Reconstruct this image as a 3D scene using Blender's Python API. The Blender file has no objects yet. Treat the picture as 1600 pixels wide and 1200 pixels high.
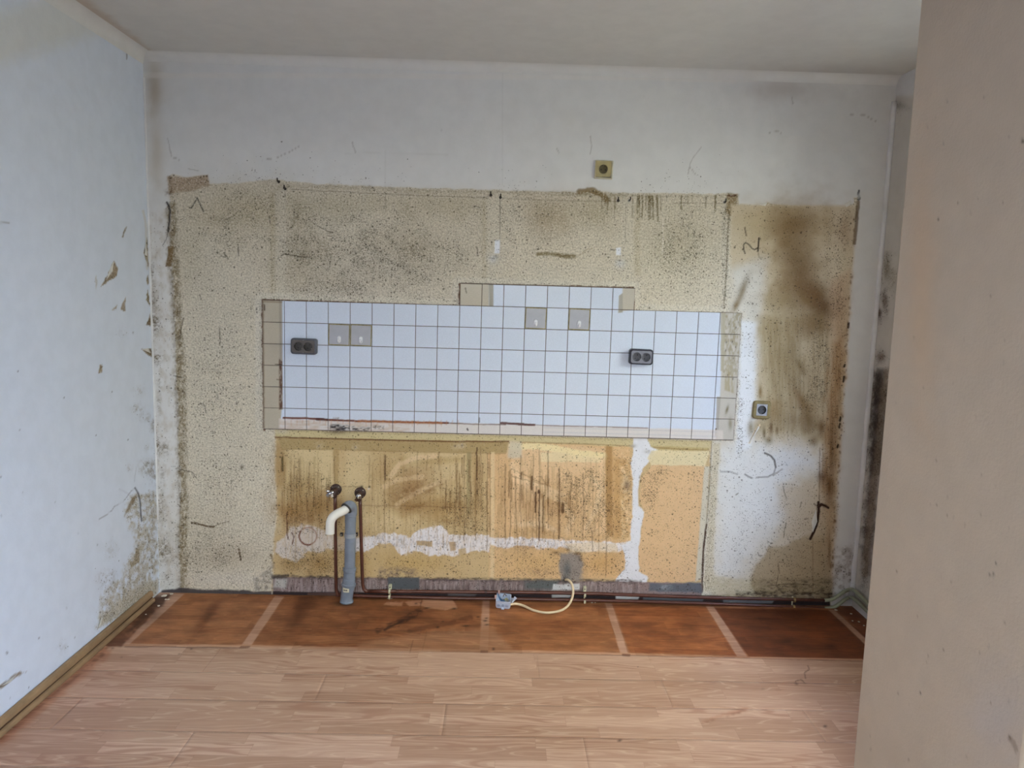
import bpy, bmesh, math, random
import numpy as np
from mathutils import Vector, Matrix, Euler

# ------------------------------------------------------------------ camera
F_PX = 1151.702
CAM = np.array([1.08993, -3.40314, 1.45684])
RX, RY, RZ = [math.radians(a) for a in (-6.89985, -1.55105, -1.01359)]
def rotm(rx, ry, rz):
    cx, sx = math.cos(rx), math.sin(rx); cy, sy = math.cos(ry), math.sin(ry); cz, sz = math.cos(rz), math.sin(rz)
    Rx = np.array([[1,0,0],[0,cx,-sx],[0,sx,cx]]); Ry = np.array([[cy,0,sy],[0,1,0],[-sy,0,cy]]); Rz = np.array([[cz,-sz,0],[sz,cz,0],[0,0,1]])
    return Rz @ Rx @ Ry
RM = rotm(RX, RY, RZ)                       # columns: right, forward, up
sc = bpy.context.scene
cd = bpy.data.cameras.new('camera'); cam = bpy.data.objects.new('camera', cd)
sc.collection.objects.link(cam); sc.camera = cam
cd.sensor_width = 36.0; cd.lens = F_PX * 36.0 / 1600.0; cd.clip_start = 0.02
m = Matrix(((RM[0,0], RM[0,2], -RM[0,1], CAM[0]), (RM[1,0], RM[1,2], -RM[1,1], CAM[1]), (RM[2,0], RM[2,2], -RM[2,1], CAM[2]), (0,0,0,1)))
cam.matrix_world = m

XL, XR, ZC, YB = -0.506, 2.831, 2.462, -4.6

# ------------------------------------------------------------------ light and exposure
w = bpy.data.worlds.new('sky'); sc.world = w; w.use_nodes = True
bg = w.node_tree.nodes['Background']; bg.inputs[0].default_value = (0.62, 0.76, 1.0, 1); bg.inputs[1].default_value = 0.85
def area(name, loc, rot, sx, sy, power, col):
    l = bpy.data.lights.new(name, 'AREA'); l.shape = 'RECTANGLE'; l.size = sx; l.size_y = sy; l.energy = power; l.color = col
    o = bpy.data.objects.new(name, l); sc.collection.objects.link(o); o.location = loc; o.rotation_euler = rot
    return o
WY0, WY1, WZ0, WZ1 = -1.45, -0.55, 0.85, 2.05       # side window opening
area('side_sky_light_high', (XR+1.0, -0.95, 2.75), (0, math.radians(90-20), 0), 1.0, 2.2, 108, (0.61, 0.70, 1.0))
area('side_sky_light_low', (XR+1.0, -0.95, 2.0), (0, math.radians(90), 0), 1.0, 2.2, 116, (0.92, 1.0, 0.82))
area('front_side_fill_lamp', (XR+1.0, -3.3, 2.6), (0, math.radians(90-20), 0), 1.0, 2.2, 440, (0.40, 0.60, 1.0))  # fill lamp added to brighten the left wall
area('rear_fill_lamp', (1.1, YB-2.6, 2.6), (math.radians(80), 0, 0), 3.6, 1.0, 285, (0.94, 1.0, 0.94))  # fill lamp added behind the camera
sc.view_settings.view_transform = 'Standard'; sc.view_settings.look = 'None'
sc.view_settings.gamma = 1.0; sc.view_settings.use_curve_mapping = False
sc.view_settings.exposure = 0.03

# ------------------------------------------------------------------ helpers
def hit(u, v, ax, val):
    d = RM @ np.array([(u-800)/F_PX, 1.0, (600-v)/F_PX]); t = (val-CAM[ax])/d[ax]
    return CAM + t*d
def wp(u, v, y=0.0): return hit(u, v, 1, y)
def fp(u, v, z=0.0): return hit(u, v, 2, z)
def pix(P):
    q = (P - CAM) @ RM
    y = np.maximum(q[:,1], 0.05)
    return 800 + F_PX*q[:,0]/y, 600 - F_PX*q[:,2]/y
def lin(c):
    c = np.asarray(c, float)/255.0
    return np.where(c <= 0.04045, c/12.92, ((c+0.055)/1.055)**2.4)
rngT = np.random.RandomState(7); TAB = rngT.rand(16, 256, 256)
def vnoise(x, y, s):
    T = TAB[s % 16]; xi = np.floor(x).astype(int); yi = np.floor(y).astype(int)
    fx = x-xi; fy = y-yi; fx = fx*fx*(3-2*fx); fy = fy*fy*(3-2*fy)
    a = xi & 255; b = yi & 255; a1 = (a+1) & 255; b1 = (b+1) & 255
    return (T[a,b]*(1-fx)+T[a1,b]*fx)*(1-fy) + (T[a,b1]*(1-fx)+T[a1,b1]*fx)*fy
def fbm(x, y, s=0, o=4):
    r = 0; a = 1.0; n = 0
    for k in range(o):
        r = r + a*vnoise(x+17.3*k, y+9.1*k, s+k); n += a; a *= 0.5; x = x*2.03; y = y*2.03
    return r/n
def sstep(a, b, x):
    t = np.clip((x-a)/(b-a), 0, 1); return t*t*(3-2*t)

class Canvas:
    """painted masks on a mesh: u, v are where each vertex falls on the wall as measured; c is the surface colour"""
    def __init__(s, P, base):
        s.P = P; s.u, s.v = pix(P); n = len(P)
        s.c = np.tile(lin(base), (n, 1)); s.speck = np.zeros(n); s.grit = np.zeros(n); s.h = np.zeros(n); s.emb = np.full(n, 0.5); s.warm = True
    def box(s, x0, y0, x1, y1):
        return np.nonzero((s.u >= x0) & (s.u <= x1) & (s.v >= y0) & (s.v <= y1))[0]
    def poly(s, pts, f=1.0, warp=0.0, ws=12.0, seed=0, sy=1.0):
        p = np.array(pts, float); g = f + warp + 1
        I = s.box(p[:,0].min()-g, p[:,1].min()-g, p[:,0].max()+g, p[:,1].max()+g)
        if len(I) == 0: return I, np.zeros(0)
        x = s.u[I].copy(); y = s.v[I].copy()
        if warp:
            x0 = x.copy(); y0 = y.copy()
            x = x + warp*2*(fbm(x0/ws, y0/ws/sy, seed, 4)-0.5); y = y + warp*2*(fbm(x0/ws+50, y0/ws/sy+31, seed+3, 4)-0.5)
        ins = np.zeros(len(I), bool); dm = np.full(len(I), 1e9)
        for k in range(len(p)):
            ax, ay = p[k]; bx, by = p[(k+1) % len(p)]
            if ay != by:
                cnd = ((ay > y) != (by > y)); ins ^= cnd & (x < (bx-ax)*(y-ay)/(by-ay)+ax)
            dx, dy = bx-ax, by-ay; L = dx*dx+dy*dy+1e-9; t = np.clip(((x-ax)*dx+(y-ay)*dy)/L, 0, 1)
            dm = np.minimum(dm, (x-ax-t*dx)**2+(y-ay-t*dy)**2)
        d = np.sqrt(dm)*np.where(ins, 1, -1)
        return I, sstep(-f, f, d)
    def blob(s, cx, cy, rx, ry, ang=0, warp=0.35, seed=1, ws=18.0):
        R = max(rx, ry)*2.3; I = s.box(cx-R, cy-R, cx+R, cy+R); x = s.u[I]-cx; y = s.v[I]-cy
        a = math.radians(ang); xr = x*math.cos(a)+y*math.sin(a); yr = -x*math.sin(a)+y*math.cos(a)
        d = np.sqrt((xr/rx)**2+(yr/ry)**2)
        d = d*(1+warp*2*(fbm(s.u[I]/ws, s.v[I]/ws, seed, 4)-0.5))
        return I, np.exp(-d*d*1.6)
    def line(s, pts, wd=0.8, f=0.7, wob=0.0, seed=2):
        p = np.array(pts, float); g = wd+f+wob+1
        I = s.box(p[:,0].min()-g, p[:,1].min()-g, p[:,0].max()+g, p[:,1].max()+g); x = s.u[I]; y = s.v[I]
        if wob: x = x + wob*2*(fbm(x/6, y/6, seed, 3)-0.5); y = y + wob*2*(fbm(x/6+9, y/6+4, seed+1, 3)-0.5)
        dm = np.full(len(I), 1e9)
        for k in range(len(p)-1):
            ax, ay = p[k]; bx, by = p[k+1]; dx, dy = bx-ax, by-ay; L = dx*dx+dy*dy+1e-9
            t = np.clip(((x-ax)*dx+(y-ay)*dy)/L, 0, 1); dm = np.minimum(dm, (x-ax-t*dx)**2+(y-ay-t*dy)**2)
        return I, (1-sstep(wd, wd+f, np.sqrt(dm)))*min(1.0, .62+.38*wd/.9)
    def mix(s, M, col, a=1.0, speck=None, grit=None, emb=None, h=None):
        I, k = M
        if len(I) == 0: return
        k = k*a
        if s.warm and col[0]-col[2] > 8: col = (min(255, col[0]*1.015), col[1]*0.998, col[2]*0.99)
        s.c[I] = s.c[I]*(1-k[:,None]) + lin(col)*k[:,None]
        for nm, val in (('speck', speck), ('grit', grit), ('emb', emb), ('h', h)):
            if val is not None:
                A = getattr(s, nm); A[I] = A[I]*(1-k)+val*k
    def noisy(s, M, scx, scy, lo, hi, seed):
        I, k = M; return I, k*(0.75*sstep(lo-0.06, hi+0.10, fbm(s.u[I]/scx*1.5, s.v[I]/scy*1.5, seed, 4)) + 0.25*sstep(lo, hi, fbm(s.u[I]/scx*.5+7, s.v[I]/scy*.5, seed+5, 3)))

def srt(*a): return np.unique(np.round(np.concatenate(a), 5))
def grid_obj(name, A, B, fun, paint=None, mat=None, hole=None, base=(226,224,221), relief=None, parent=None, flip=False):
    """grid over coordinates A x B; fun(a,b)->xyz; paint(canvas) colours it; relief moves vertices along a normal by canvas.h"""
    na, nb = len(A), len(B); aa, bb = np.meshgrid(A, B, indexing='ij'); aa = aa.ravel(); bb = bb.ravel()
    P = np.stack(fun(aa, bb), 1); cv = Canvas(P, base)
    if paint: paint(cv)
    if relief is not None: P = P + cv.h[:,None]*np.array(relief)
    i = np.arange((na-1)*(nb-1)); ia = i//(nb-1); ib = i % (nb-1); v0 = ia*nb+ib
    Q = np.stack([v0, v0+nb, v0+nb+1, v0+1], 1)
    if flip: Q = Q[:, ::-1]
    if hole:
        ca = (A[ia]+A[ia+1])/2; cb = (B[ib]+B[ib+1])/2
        bad = np.zeros(len(Q), bool)
        for ho in (hole if isinstance(hole, list) else [hole]): bad |= (ca > ho[0]) & (ca < ho[1]) & (cb > ho[2]) & (cb < ho[3])
        Q = Q[~bad]
    me = bpy.data.meshes.new(name); n = len(Q)
    me.vertices.add(len(P)); me.vertices.foreach_set('co', P.ravel())
    me.loops.add(4*n); me.loops.foreach_set('vertex_index', Q.ravel().astype(np.int32))
    me.polygons.add(n); me.polygons.foreach_set('loop_start', np.arange(0, 4*n, 4, dtype=np.int32))
    me.update(calc_edges=True)
    me.shade_smooth()
    set_attr(me, cv)
    o = bpy.data.objects.new(name, me); sc.collection.objects.link(o); me.materials.append(mat)
    if parent: o.parent = parent
    return o
def set_attr(me, cv):
    n = len(cv.c)
    a = me.attributes.new('Col', 'FLOAT_COLOR', 'POINT'); a.data.foreach_set('color', np.concatenate([np.clip(cv.c, 0, 1), np.ones((n,1))], 1).ravel())
    b = me.attributes.new('Msk', 'FLOAT_COLOR', 'POINT'); b.data.foreach_set('color', np.stack([cv.speck, cv.grit, cv.emb, np.ones(n)], 1).ravel())

# ---- node helpers
def newmat(name, rough=0.6, col=(128,128,128), metal=0.0):
    mt = bpy.data.materials.new(name); mt.use_nodes = True; b = mt.node_tree.nodes['Principled BSDF']
    b.inputs['Roughness'].default_value = rough; b.inputs['Metallic'].default_value = metal
    b.inputs['Base Color'].default_value = (*lin(col), 1)
    return mt, mt.node_tree, b
class NT:
    def __init__(s, nt): s.t = nt
    def n(s, ty, **k):
        x = s.t.nodes.new(ty)
        for a, v in k.items(): setattr(x, a, v)
        return x
    def L(s, a, b): s.t.links.new(a, b)
    def val(s, x, sock):
        if isinstance(x, (int, float)): sock.default_value = x
        elif isinstance(x, tuple): sock.default_value = x
        else: s.L(x, sock)
    def math(s, op, a, b=0.0, c=None, clamp=False):
        x = s.n('ShaderNodeMath', operation=op); x.use_clamp = clamp; s.val(a, x.inputs[0]); s.val(b, x.inputs[1])
        if c is not None: s.val(c, x.inputs[2])
        return x.outputs[0]
    def noise(s, vec, scale, detail=3.0, rough=0.55):
        x = s.n('ShaderNodeTexNoise'); s.L(vec, x.inputs['Vector']); x.inputs['Scale'].default_value = scale
        x.inputs['Detail'].default_value = detail; x.inputs['Roughness'].default_value = rough
        return x.outputs['Fac']
    def mapr(s, v, a, b, c=0.0, d=1.0, smooth=True):
        x = s.n('ShaderNodeMapRange'); x.interpolation_type = 'SMOOTHSTEP' if smooth else 'LINEAR'
        s.val(v, x.inputs['Value']); s.val(a, x.inputs['From Min']); s.val(b, x.inputs['From Max']); s.val(c, x.inputs['To Min']); s.val(d, x.inputs['To Max'])
        return x.outputs['Result']
    def mixc(s, f, a, b, mode='MIX'):
        x = s.n('ShaderNodeMix', data_type='RGBA', blend_type=mode); s.val(f, x.inputs[0]); s.val(a, x.inputs[6]); s.val(b, x.inputs[7])
        return x.outputs[2]
    def scale(s, vec, k):
        x = s.n('ShaderNodeVectorMath', operation='MULTIPLY'); s.L(vec, x.inputs[0]); x.inputs[1].default_value = k
        return x.outputs[0]

def col4(c): return (*[float(q) for q in lin(c)], 1.0)

def wall_material():
    mt, t, b = newmat('painted_wall', 0.85); N = NT(t)
    pos = N.n('ShaderNodeNewGeometry').outputs['Position']
    ca = N.n('ShaderNodeAttribute', attribute_name='Col').outputs['Color']
    ms = N.n('ShaderNodeAttribute', attribute_name='Msk').outputs['Color']
    sp = N.n('ShaderNodeSeparateColor'); N.L(ms, sp.inputs[0]); speck, grit, emb = sp.outputs
    # slow colour drift + fine mottling
    drift = N.mapr(N.noise(pos, 14.0, 5), 0.3, 0.7, 0.965, 1.015)
    c = N.mixc(1.0, ca, N_gray(N, drift), 'MULTIPLY')
    # flat coordinates on any upright wall: along it and up it
    sx_ = N.n('ShaderNodeSeparateXYZ'); N.L(pos, sx_.inputs[0]); cx_ = N.n('ShaderNodeCombineXYZ')
    N.L(N.math('ADD', sx_.outputs[0], sx_.outputs[1]), cx_.inputs[0]); N.L(sx_.outputs[2], cx_.inputs[1]); flat = cx_.outputs[0]
    # grit: pebbled wallpaper, darker between its pale grains
    g = N.noise(pos, 125.0, 3, 0.6)
    gm = N.math('MULTIPLY', N.mapr(g, 0.40, 0.56, 1.0, 0.0), grit)
    c = N.mixc(N.math('MULTIPLY', gm, 0.42, clamp=True), c, N.mixc(0.6, c, col4((84,72,48)), 'MIX'), 'MIX')
    gl = N.math('MULTIPLY', N.mapr(g, 0.54, 0.66, 0.0, 0.45), grit)
    c = N.mixc(gl, c, col4((232,226,212)), 'MIX')
    # specks of mould, four sizes; density from the mask
    for scl, wgt, siz in ((260.0, 1.15, 0.50), (150.0, 0.95, 0.46), (75.0, 0.62, 0.36), (40.0, 0.14, 0.22)):
        v = N.n('ShaderNodeTexVoronoi', voronoi_dimensions='2D'); N.L(flat, v.inputs['Vector']); v.inputs['Scale'].default_value = scl
        vs = N.n('ShaderNodeSeparateColor'); N.L(v.outputs['Color'], vs.inputs[0])
        cl = N.mapr(N.noise(pos, 16.0, 4), 0.35, 0.65, 0.35, 1.5)
        keep = N.math('GREATER_THAN', N.math('MULTIPLY', N.math('MULTIPLY', speck, wgt), cl), vs.outputs[0])
        rad = N.math('MULTIPLY', N.math('ADD', vs.outputs[1], 0.35), siz)
        dot = N.mapr(v.outputs['Distance'], N.math('MULTIPLY', rad, .35), rad, 1.0, 0.0)
        k = N.math('MULTIPLY', N.math('MULTIPLY', keep, dot), 0.72, clamp=True)
        c = N.mixc(k, c, N.mixc(0.5, N.mixc(1.0, c, (.20,.18,.16,1), 'MULTIPLY'), col4((66,54,36))), 'MIX')
    N.L(c, b.inputs['Base Color'])
    bp = N.n('ShaderNodeBump'); bp.inputs['Distance'].default_value = 0.004
    hh = N.math('MULTIPLY_ADD', N.noise(pos, 120.0, 2), N.math('MULTIPLY_ADD', grit, 1.2, N.math('MULTIPLY', emb, 0.35)), N.math('MULTIPLY', N.noise(pos, 14.0, 2), 0.5))
    N.L(hh, bp.inputs['Height']); bp.inputs['Strength'].default_value = 0.50; N.L(bp.outputs[0], b.inputs['Normal'])
    b.inputs['Specular IOR Level'].default_value = 0.25
    return mt
def N_gray(N, v):
    x = N.n('ShaderNodeCombineColor')
    for i in range(3): N.L(v, x.inputs[i])
    return x.outputs[0]
WALL = wall_material()

def sock_mat(name, col, rough=0.4, metal=0.0, bump=0.0, noise_amt=0.12, scale=40.0):
    mt, t, b = newmat(name, rough, col, metal); N = NT(t)
    tc = N.n('ShaderNodeTexCoord').outputs['Object']
    d = N.mapr(N.noise(tc, scale, 4), 0.3, 0.7, 1-noise_amt, 1+noise_amt*0.6)
    N.L(N.mixc(1.0, col4(col), N_gray(N, d), 'MULTIPLY'), b.inputs['Base Color'])
    if bump:
        bp = N.n('ShaderNodeBump'); bp.inputs['Strength'].default_value = bump; bp.inputs['Distance'].default_value = 0.002
        N.L(N.noise(tc, scale*3, 3), bp.inputs['Height']); N.L(bp.outputs[0], b.inputs['Normal'])
    return mt

# ---- small mesh builders
def tag(o, label, cat, group=None):
    o['label'] = label; o['category'] = cat
    if group: o['group'] = group
    return o
def link(name, me, mat, parent=None, smooth=None):
    o = bpy.data.objects.new(name, me); sc.collection.objects.link(o)
    if mat and not me.materials: me.materials.append(mat)
    if parent: o.parent = parent
    if smooth: me.shade_smooth()
    return o
def empty(name, loc, rot=(0,0,0)):
    o = bpy.data.objects.new(name, None); sc.collection.objects.link(o); o.location = loc; o.rotation_euler = rot
    o.empty_display_size = 0.05
    return o
def from_bm(name, bm, mat, parent=None, smooth=False):
    bmesh.ops.recalc_face_normals(bm, faces=bm.faces)
    me = bpy.data.meshes.new(name); bm.to_mesh(me); bm.free()
    if smooth: me.shade_smooth()
    return link(name, me, mat, parent)
def smooth_angle(o, deg=40):
    me = o.data; me.shade_smooth()
    bm = bmesh.new(); bm.from_mesh(me)
    for e in bm.edges:
        if len(e.link_faces) == 2 and e.calc_face_angle(0) > math.radians(deg): e.smooth = False
    bm.to_mesh(me); bm.free()
def box_bm(lo, hi, bev=0.0, seg=2):
    bm = bmesh.new(); bmesh.ops.create_cube(bm, size=1)
    for v in bm.verts: v.co = Vector([lo[i]+(v.co[i]+0.5)*(hi[i]-lo[i]) for i in range(3)])
    if bev: bmesh.ops.bevel(bm, geom=bm.edges[:], offset=bev, segments=seg, profile=0.7, affect='EDGES')
    return bm
def tube_bm(pts, rad, seg=20, cap=True, bm=None, sub=0):
    pts = [Vector(p) for p in pts]; rad = list(rad) if hasattr(rad, '__len__') else [rad]*len(pts)
    if sub:                                  # Catmull-Rom refinement
        np_, nr = [], []
        for i in range(len(pts)-1):
            p0, p1, p2, p3 = pts[max(i-1,0)], pts[i], pts[i+1], pts[min(i+2,len(pts)-1)]
            for k in range(sub):
                t = k/sub
                np_.append(0.5*((2*p1)+(-p0+p2)*t+(2*p0-5*p1+4*p2-p3)*t*t+(-p0+3*p1-3*p2+p3)*t**3)); nr.append(rad[i]*(1-t)+rad[i+1]*t)
        np_.append(pts[-1]); nr.append(rad[-1]); pts, rad = np_, nr
    bm = bm or bmesh.new(); rings = []; up = None
    for i, p in enumerate(pts):
        a = pts[max(i-1,0)]; b = pts[min(i+1,len(pts)-1)]; d = (b-a)
        if d.length < 1e-9: d = Vector((0,0,1))
        d.normalize()
        if up is None: up = d.orthogonal().normalized()
        up = (up - d*up.dot(d)).normalized(); si = d.cross(up)
        rings.append([bm.verts.new(p+(up*math.cos(2*math.pi*k/seg)+si*math.sin(2*math.pi*k/seg))*rad[i]) for k in range(seg)])
    for r0, r1 in zip(rings, rings[1:]):
        for k in range(seg): bm.faces.new((r0[k], r0[(k+1)%seg], r1[(k+1)%seg], r1[k]))
    if cap: bm.faces.new(rings[0][::-1]); bm.faces.new(rings[-1])
    return bm
def rrect(w, h, r, n=6):
    out = []
    for cx, cz, a0 in ((w/2-r, h/2-r, 0), (-w/2+r, h/2-r, 90), (-w/2+r, -h/2+r, 180), (w/2-r, -h/2+r, 270)):
        for k in range(n+1):
            a = math.radians(a0+90*k/n); out.append((cx+r*math.cos(a), cz+r*math.sin(a)))
    return out
def loft_bm(loops, cap0=False, cap1=False):
    bm = bmesh.new(); R = [[bm.verts.new(p) for p in l] for l in loops]; n = len(R[0])
    for a, b in zip(R, R[1:]):
        for k in range(n): bm.faces.new((a[k], a[(k+1)%n], b[(k+1)%n], b[k]))
    if cap0: bm.faces.new(R[0])
    if cap1: bm.faces.new(R[-1][::-1])
    return bm

# ------------------------------------------------------------------ painting: back wall
BEIGE = (218,211,192)
A_OUT = [(264,300),(262,276),(270,272),(285,276),(300,277),(312,274),(325,273),(328,287),(345,287),(370,286),(395,283),(430,281),(440,282),(500,288),(560,290),(650,294),(750,296),(800,298),(905,300),(930,296),(960,302),(1050,302),(1100,303),(1140,302),(1153,303),(1154,319),(1198,321),(1199,315),(1212,319),(1240,321),(1290,322),(1318,324),(1333,320),(1334,308),(1341,308),(1340,322),(1337,330),(1333,400),(1329,440),(1326,500),(1322,560),(1317,620),(1312,680),(1308,740),(1304,800),(1300,860),(1297,930),(1297,960),(284,960),(283,925),(281,880),(282,830),(283,780),(283,735),(279,700),(280,640),(276,600),(275,560),(274,500),(272,450),(268,400),(267,380),(267,330)]
def hband(y0l, y0r, y1l, y1r, x0, x1): return [(x0,y0l),(x1,y0r),(x1,y1r),(x0,y1l)]
def paint_back(c):
    rnd = random.Random(3)
    K = c.mix
    # dull patches on the white emulsion
    K(c.blob(1290,215,95,120,0), (196,193,190), 0.45)
    K(c.blob(1225,140,60,22,0), (170,160,150), 0.45)
    K(c.blob(242,140,16,60,0), (178,164,140), 0.75); K(c.blob(245,240,14,70), (196,186,168), 0.6)
    K(c.line([(228,118),(500,118),(900,121),(1180,125)],2.5,3.0), (232,229,222), 0.4)
    for s0 in ([(540,240),(600,238),(700,242)], [(785,90),(785,290)], [(602,235),(602,330)]):
        K(c.line(s0,0.4,1.2), (206,203,198), 0.35)
    for s0 in ([(1075,272),(1078,255),(1088,240),(1096,230)], [(1078,262),(1086,271)], [(1340,178),(1352,181),(1362,186),(1372,192)], [(1340,178),(1325,181)],
               [(922,212),(924,225),(922,240)], [(410,250),(430,247),(452,238),(470,228)], [(262,215),(268,245),(280,250)], [(1200,208),(1215,204),(1222,210)],
               [(690,205),(710,206)], [(1000,152),(1012,153)], [(295,264),(310,267)], [(1236,150),(1239,162)], [(870,232),(873,238)], [(550,222),(556,240)]):
        K(c.line(s0,0.3,0.8,1.2), (140,130,122), 0.6)
    # left and right painted margins with grime
    K(c.noisy(c.poly([(228,330),(268,330),(283,930),(246,930)],6,4),9,14,0.45,0.7,4), (186,176,158), 0.55, speck=0.12)
    for x,y,rx,ry,a in ((238,430,6,26,.7),(241,505,9,26,1),(243,560,12,12,.9),(240,470,7,16,.8),(246,700,7,26,.9),(258,700,9,14,.8),(252,790,8,40,.6),(256,860,14,26,.95),(249,620,4,40,.7),(254,740,6,20,.5),(262,905,12,14,.6),(277,520,3,50,.5)):
        K(c.noisy(c.blob(x,y,rx,ry),3.5,3.5,0.35,0.6,x%9), (112,94,62), a, speck=0.5)
    K(c.poly([(252,905),(283,905),(283,922),(252,922)],4,3), (222,220,214), 0.6)
    K(c.noisy(c.poly([(1297,860),(1333,850),(1331,930),(1293,935)],8,5),8,8,0.4,0.65,5), (150,136,124), 0.75, speck=0.3)
    # ------------- old wallpaper field
    M = c.poly(A_OUT, 0.8, 2.2, 9.0, 2); K(M, BEIGE, 1.0, speck=0.10, grit=0.95, emb=0.8, h=0.0)
    out = np.ones(len(c.u)); out[M[0]] = 1-M[1]; c.h[:] = 0.0022*out*((c.v < 905))
    # tonal clouds over the paper
    for cx,cy,rx,ry,ang,col,a in ((380,330,110,60,0,(184,172,140),.55),(470,420,60,70,0,(176,165,138),.5),(650,390,110,55,0,(186,176,152),.5),(590,420,160,60,0,(196,190,176),.6),
        (700,320,80,30,0,(178,166,134),.5),(520,320,120,26,0,(178,170,144),.55),(850,340,40,40,30,(158,140,112),.6),(935,335,28,26,0,(170,162,132),.5),(900,330,90,30,0,(182,170,142),.5),
        (1060,380,80,70,0,(170,162,136),.5),(1050,450,80,40,0,(212,205,186),.6),(880,430,110,25,0,(214,208,192),.7),(560,460,160,16,0,(210,204,190),.6),(340,520,70,110,0,(206,200,184),.5),
        (330,820,70,60,0,(190,182,164),.5),(350,870,80,26,0,(176,164,144),.55),(350,905,90,14,0,(214,208,196),.7),(300,400,30,80,0,(192,184,160),.5),(340,700,70,60,0,(208,202,184),.4)):
        K(c.blob(cx,cy,rx,ry,ang), col, a)
    # speckled areas: strength only
    for cx,cy,rx,ry,sv in ((400,330,80,50,.34),(470,380,60,70,.5),(570,390,110,70,.6),(640,410,60,60,.6),(350,370,60,40,.3),(700,400,60,50,.35),(1070,390,60,80,.42),(800,350,40,50,.3),(530,450,110,26,.5),(340,600,60,120,.33),(330,860,70,50,.42),(340,750,60,60,.3),(860,370,60,30,.25)):
        I,k = c.blob(cx,cy,rx,ry); c.speck[I] = np.maximum(c.speck[I], sv*k)
    for cx,cy,rx,ry,a in ((460,350,14,26,.55),(505,385,12,18,.4),(640,330,14,12,.5),(645,385,22,20,.6),(540,445,14,14,.4),(470,400,26,20,.35),(350,345,30,14,.35)):
        K(c.noisy(c.blob(cx,cy,rx,ry),5,5,.38,.6,3), (120,106,74), a)
    # vertical pale strips where cabinet sides stood, fine pencil lines
    for x0,x1,y0,y1 in ((428,447,300,462),(760,782,310,440),(972,990,312,470),(1128,1142,322,484)):
        K(c.poly([(x0,y0),(x1,y0),(x1-1,y1),(x0-1,y1)],3,1.5), (216,211,194), 0.45)
    for x0,x1,y0,y1 in ((422,431,300,462),(754,760,310,440),(991,1000,320,430)): K(c.poly([(x0,y0),(x1,y0),(x1,y1),(x0,y1)],4,2), (176,162,124), 0.35)
    K(c.line([(455,296),(620,304),(760,309)],0.3,0.7), (110,100,82), 0.75)
    K(c.line([(785,310),(870,313),(965,315)],0.3,0.7), (120,108,88), 0.7)
    K(c.line([(1052,317),(1130,318)],0.3,0.7), (130,112,96), 0.7)
    K(c.line([(781.5,310),(781,372)],0.4,0.7), (92,80,62), 0.8)
    K(c.line([(960,320),(960,345)],0.3,0.7), (120,108,88), 0.6); K(c.line([(978,316),(977,380)],0.3,0.7), (130,118,98), 0.6)
    K(c.line([(602,300),(602,330)],0.3,0.7), (130,118,98), 0.6)
    # grime along the top edge of the paper
    for x in range(440, 1140, 16):
        y = 288+(x-440)*0.0215+ (2 if x>600 else 0)
        K(c.noisy(c.blob(x,y+3,14,4,2),4,2,.3,.6,x%7), (120,104,66), 0.55 if 840<x<1000 else 0.3)
    K(c.line([(905,299),(925,297),(940,305),(948,312)],2.4,3.5,2), (128,106,62), 0.85)
    K(c.poly([(1136,302),(1153,304),(1152,330),(1140,340),(1134,330)],3,2), (140,118,76), 0.8); K(c.line([(1138,306),(1150,305)],1,1.2,1), (96,62,34), 0.9)
    for k in range(26):                                       # damp runs below the edge
        x = rnd.uniform(984,1034) if k < 20 else rnd.uniform(1062,1125); L = rnd.uniform(10,40)*(1-0.4*(k>=20))
        K(c.line([(x,306),(x+rnd.uniform(-1,1),306+L)],0.7,1.1,0.8), (116,102,66), rnd.uniform(.4,.8))
    for k in range(8):
        x = rnd.uniform(940,962); K(c.line([(x,308),(x,308+rnd.uniform(8,26))],0.5,1.1,0.8), (122,106,70), 0.6)
    K(c.line([(840,397),(858,396),(872,398),(885,402),(898,401)],1.4,3,1.5), (132,116,74), 0.8); K(c.blob(884,399,16,4), (110,92,56), 0.8)
    K(c.line([(905,399),(918,390),(925,388)],0.5,1.5,1), (170,156,128), 0.6)
    K(c.line([(1036,342),(1036,380),(1035,394)],0.7,0.9), (228,222,208), 0.9)
    # small white filler spots
    K(c.poly([(773,375),(781,375),(781,396),(773,396)],0.8,1), (236,236,240), 1.0, grit=0.1); K(c.blob(775,401,5,4), (60,50,40), .6); K(c.blob(770,405,10,10), (214,214,214), .7)
    K(c.poly([(962,387),(970,387),(970,399),(962,399)],0.8,1), (236,236,240), 1.0, grit=0.1); K(c.blob(968,412,9,8), (214,214,214), .7); K(c.line([(955,390),(960,391)],0.6,0.8), (60,50,40), .8)
    # left top torn patch and brown left edge
    K(c.poly([(262,276),(300,277),(325,273),(328,290),(300,298),(270,303),(264,300)],2,1.5), (158,128,98), 0.6)
    for x,y,r1,r2 in ((266,280,5,6),(268,300,4,10),(263,301,6,6),(300,299,6,2)): K(c.noisy(c.blob(x,y,r1,r2),3,3,.3,.6,1), (98,68,36), 0.8)
    K(c.poly([(262,384),(271,383),(269,416),(259,416),(263,400)],1,2), (124,96,56), 0.9, grit=.5)
    edge = [(268,320),(271,400),(276,460),(279,520),(281,560),(283,610),(285,680),(285,740),(287,800),(286,870),(287,920)]
    K(c.noisy(c.line(edge,3.0,8.0,3),4,6,.25,.6,2), (118,98,58), 0.8, speck=.3)
    for a,b in zip(edge, edge[1:]): K(c.noisy(c.line([(a[0]-6,a[1]),(b[0]-6,b[1])],2,5,3),3,5,.4,.65,6), (120,102,68), 0.5)
    K(c.line([(261,316),(264,322),(266,328),(265,345),(263,362)],0.9,0.9,0.8), (48,42,40), 0.9); K(c.line([(263,362),(260,374),(254,384)],0.3,0.8,0.5), (60,52,48), 0.8)
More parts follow.
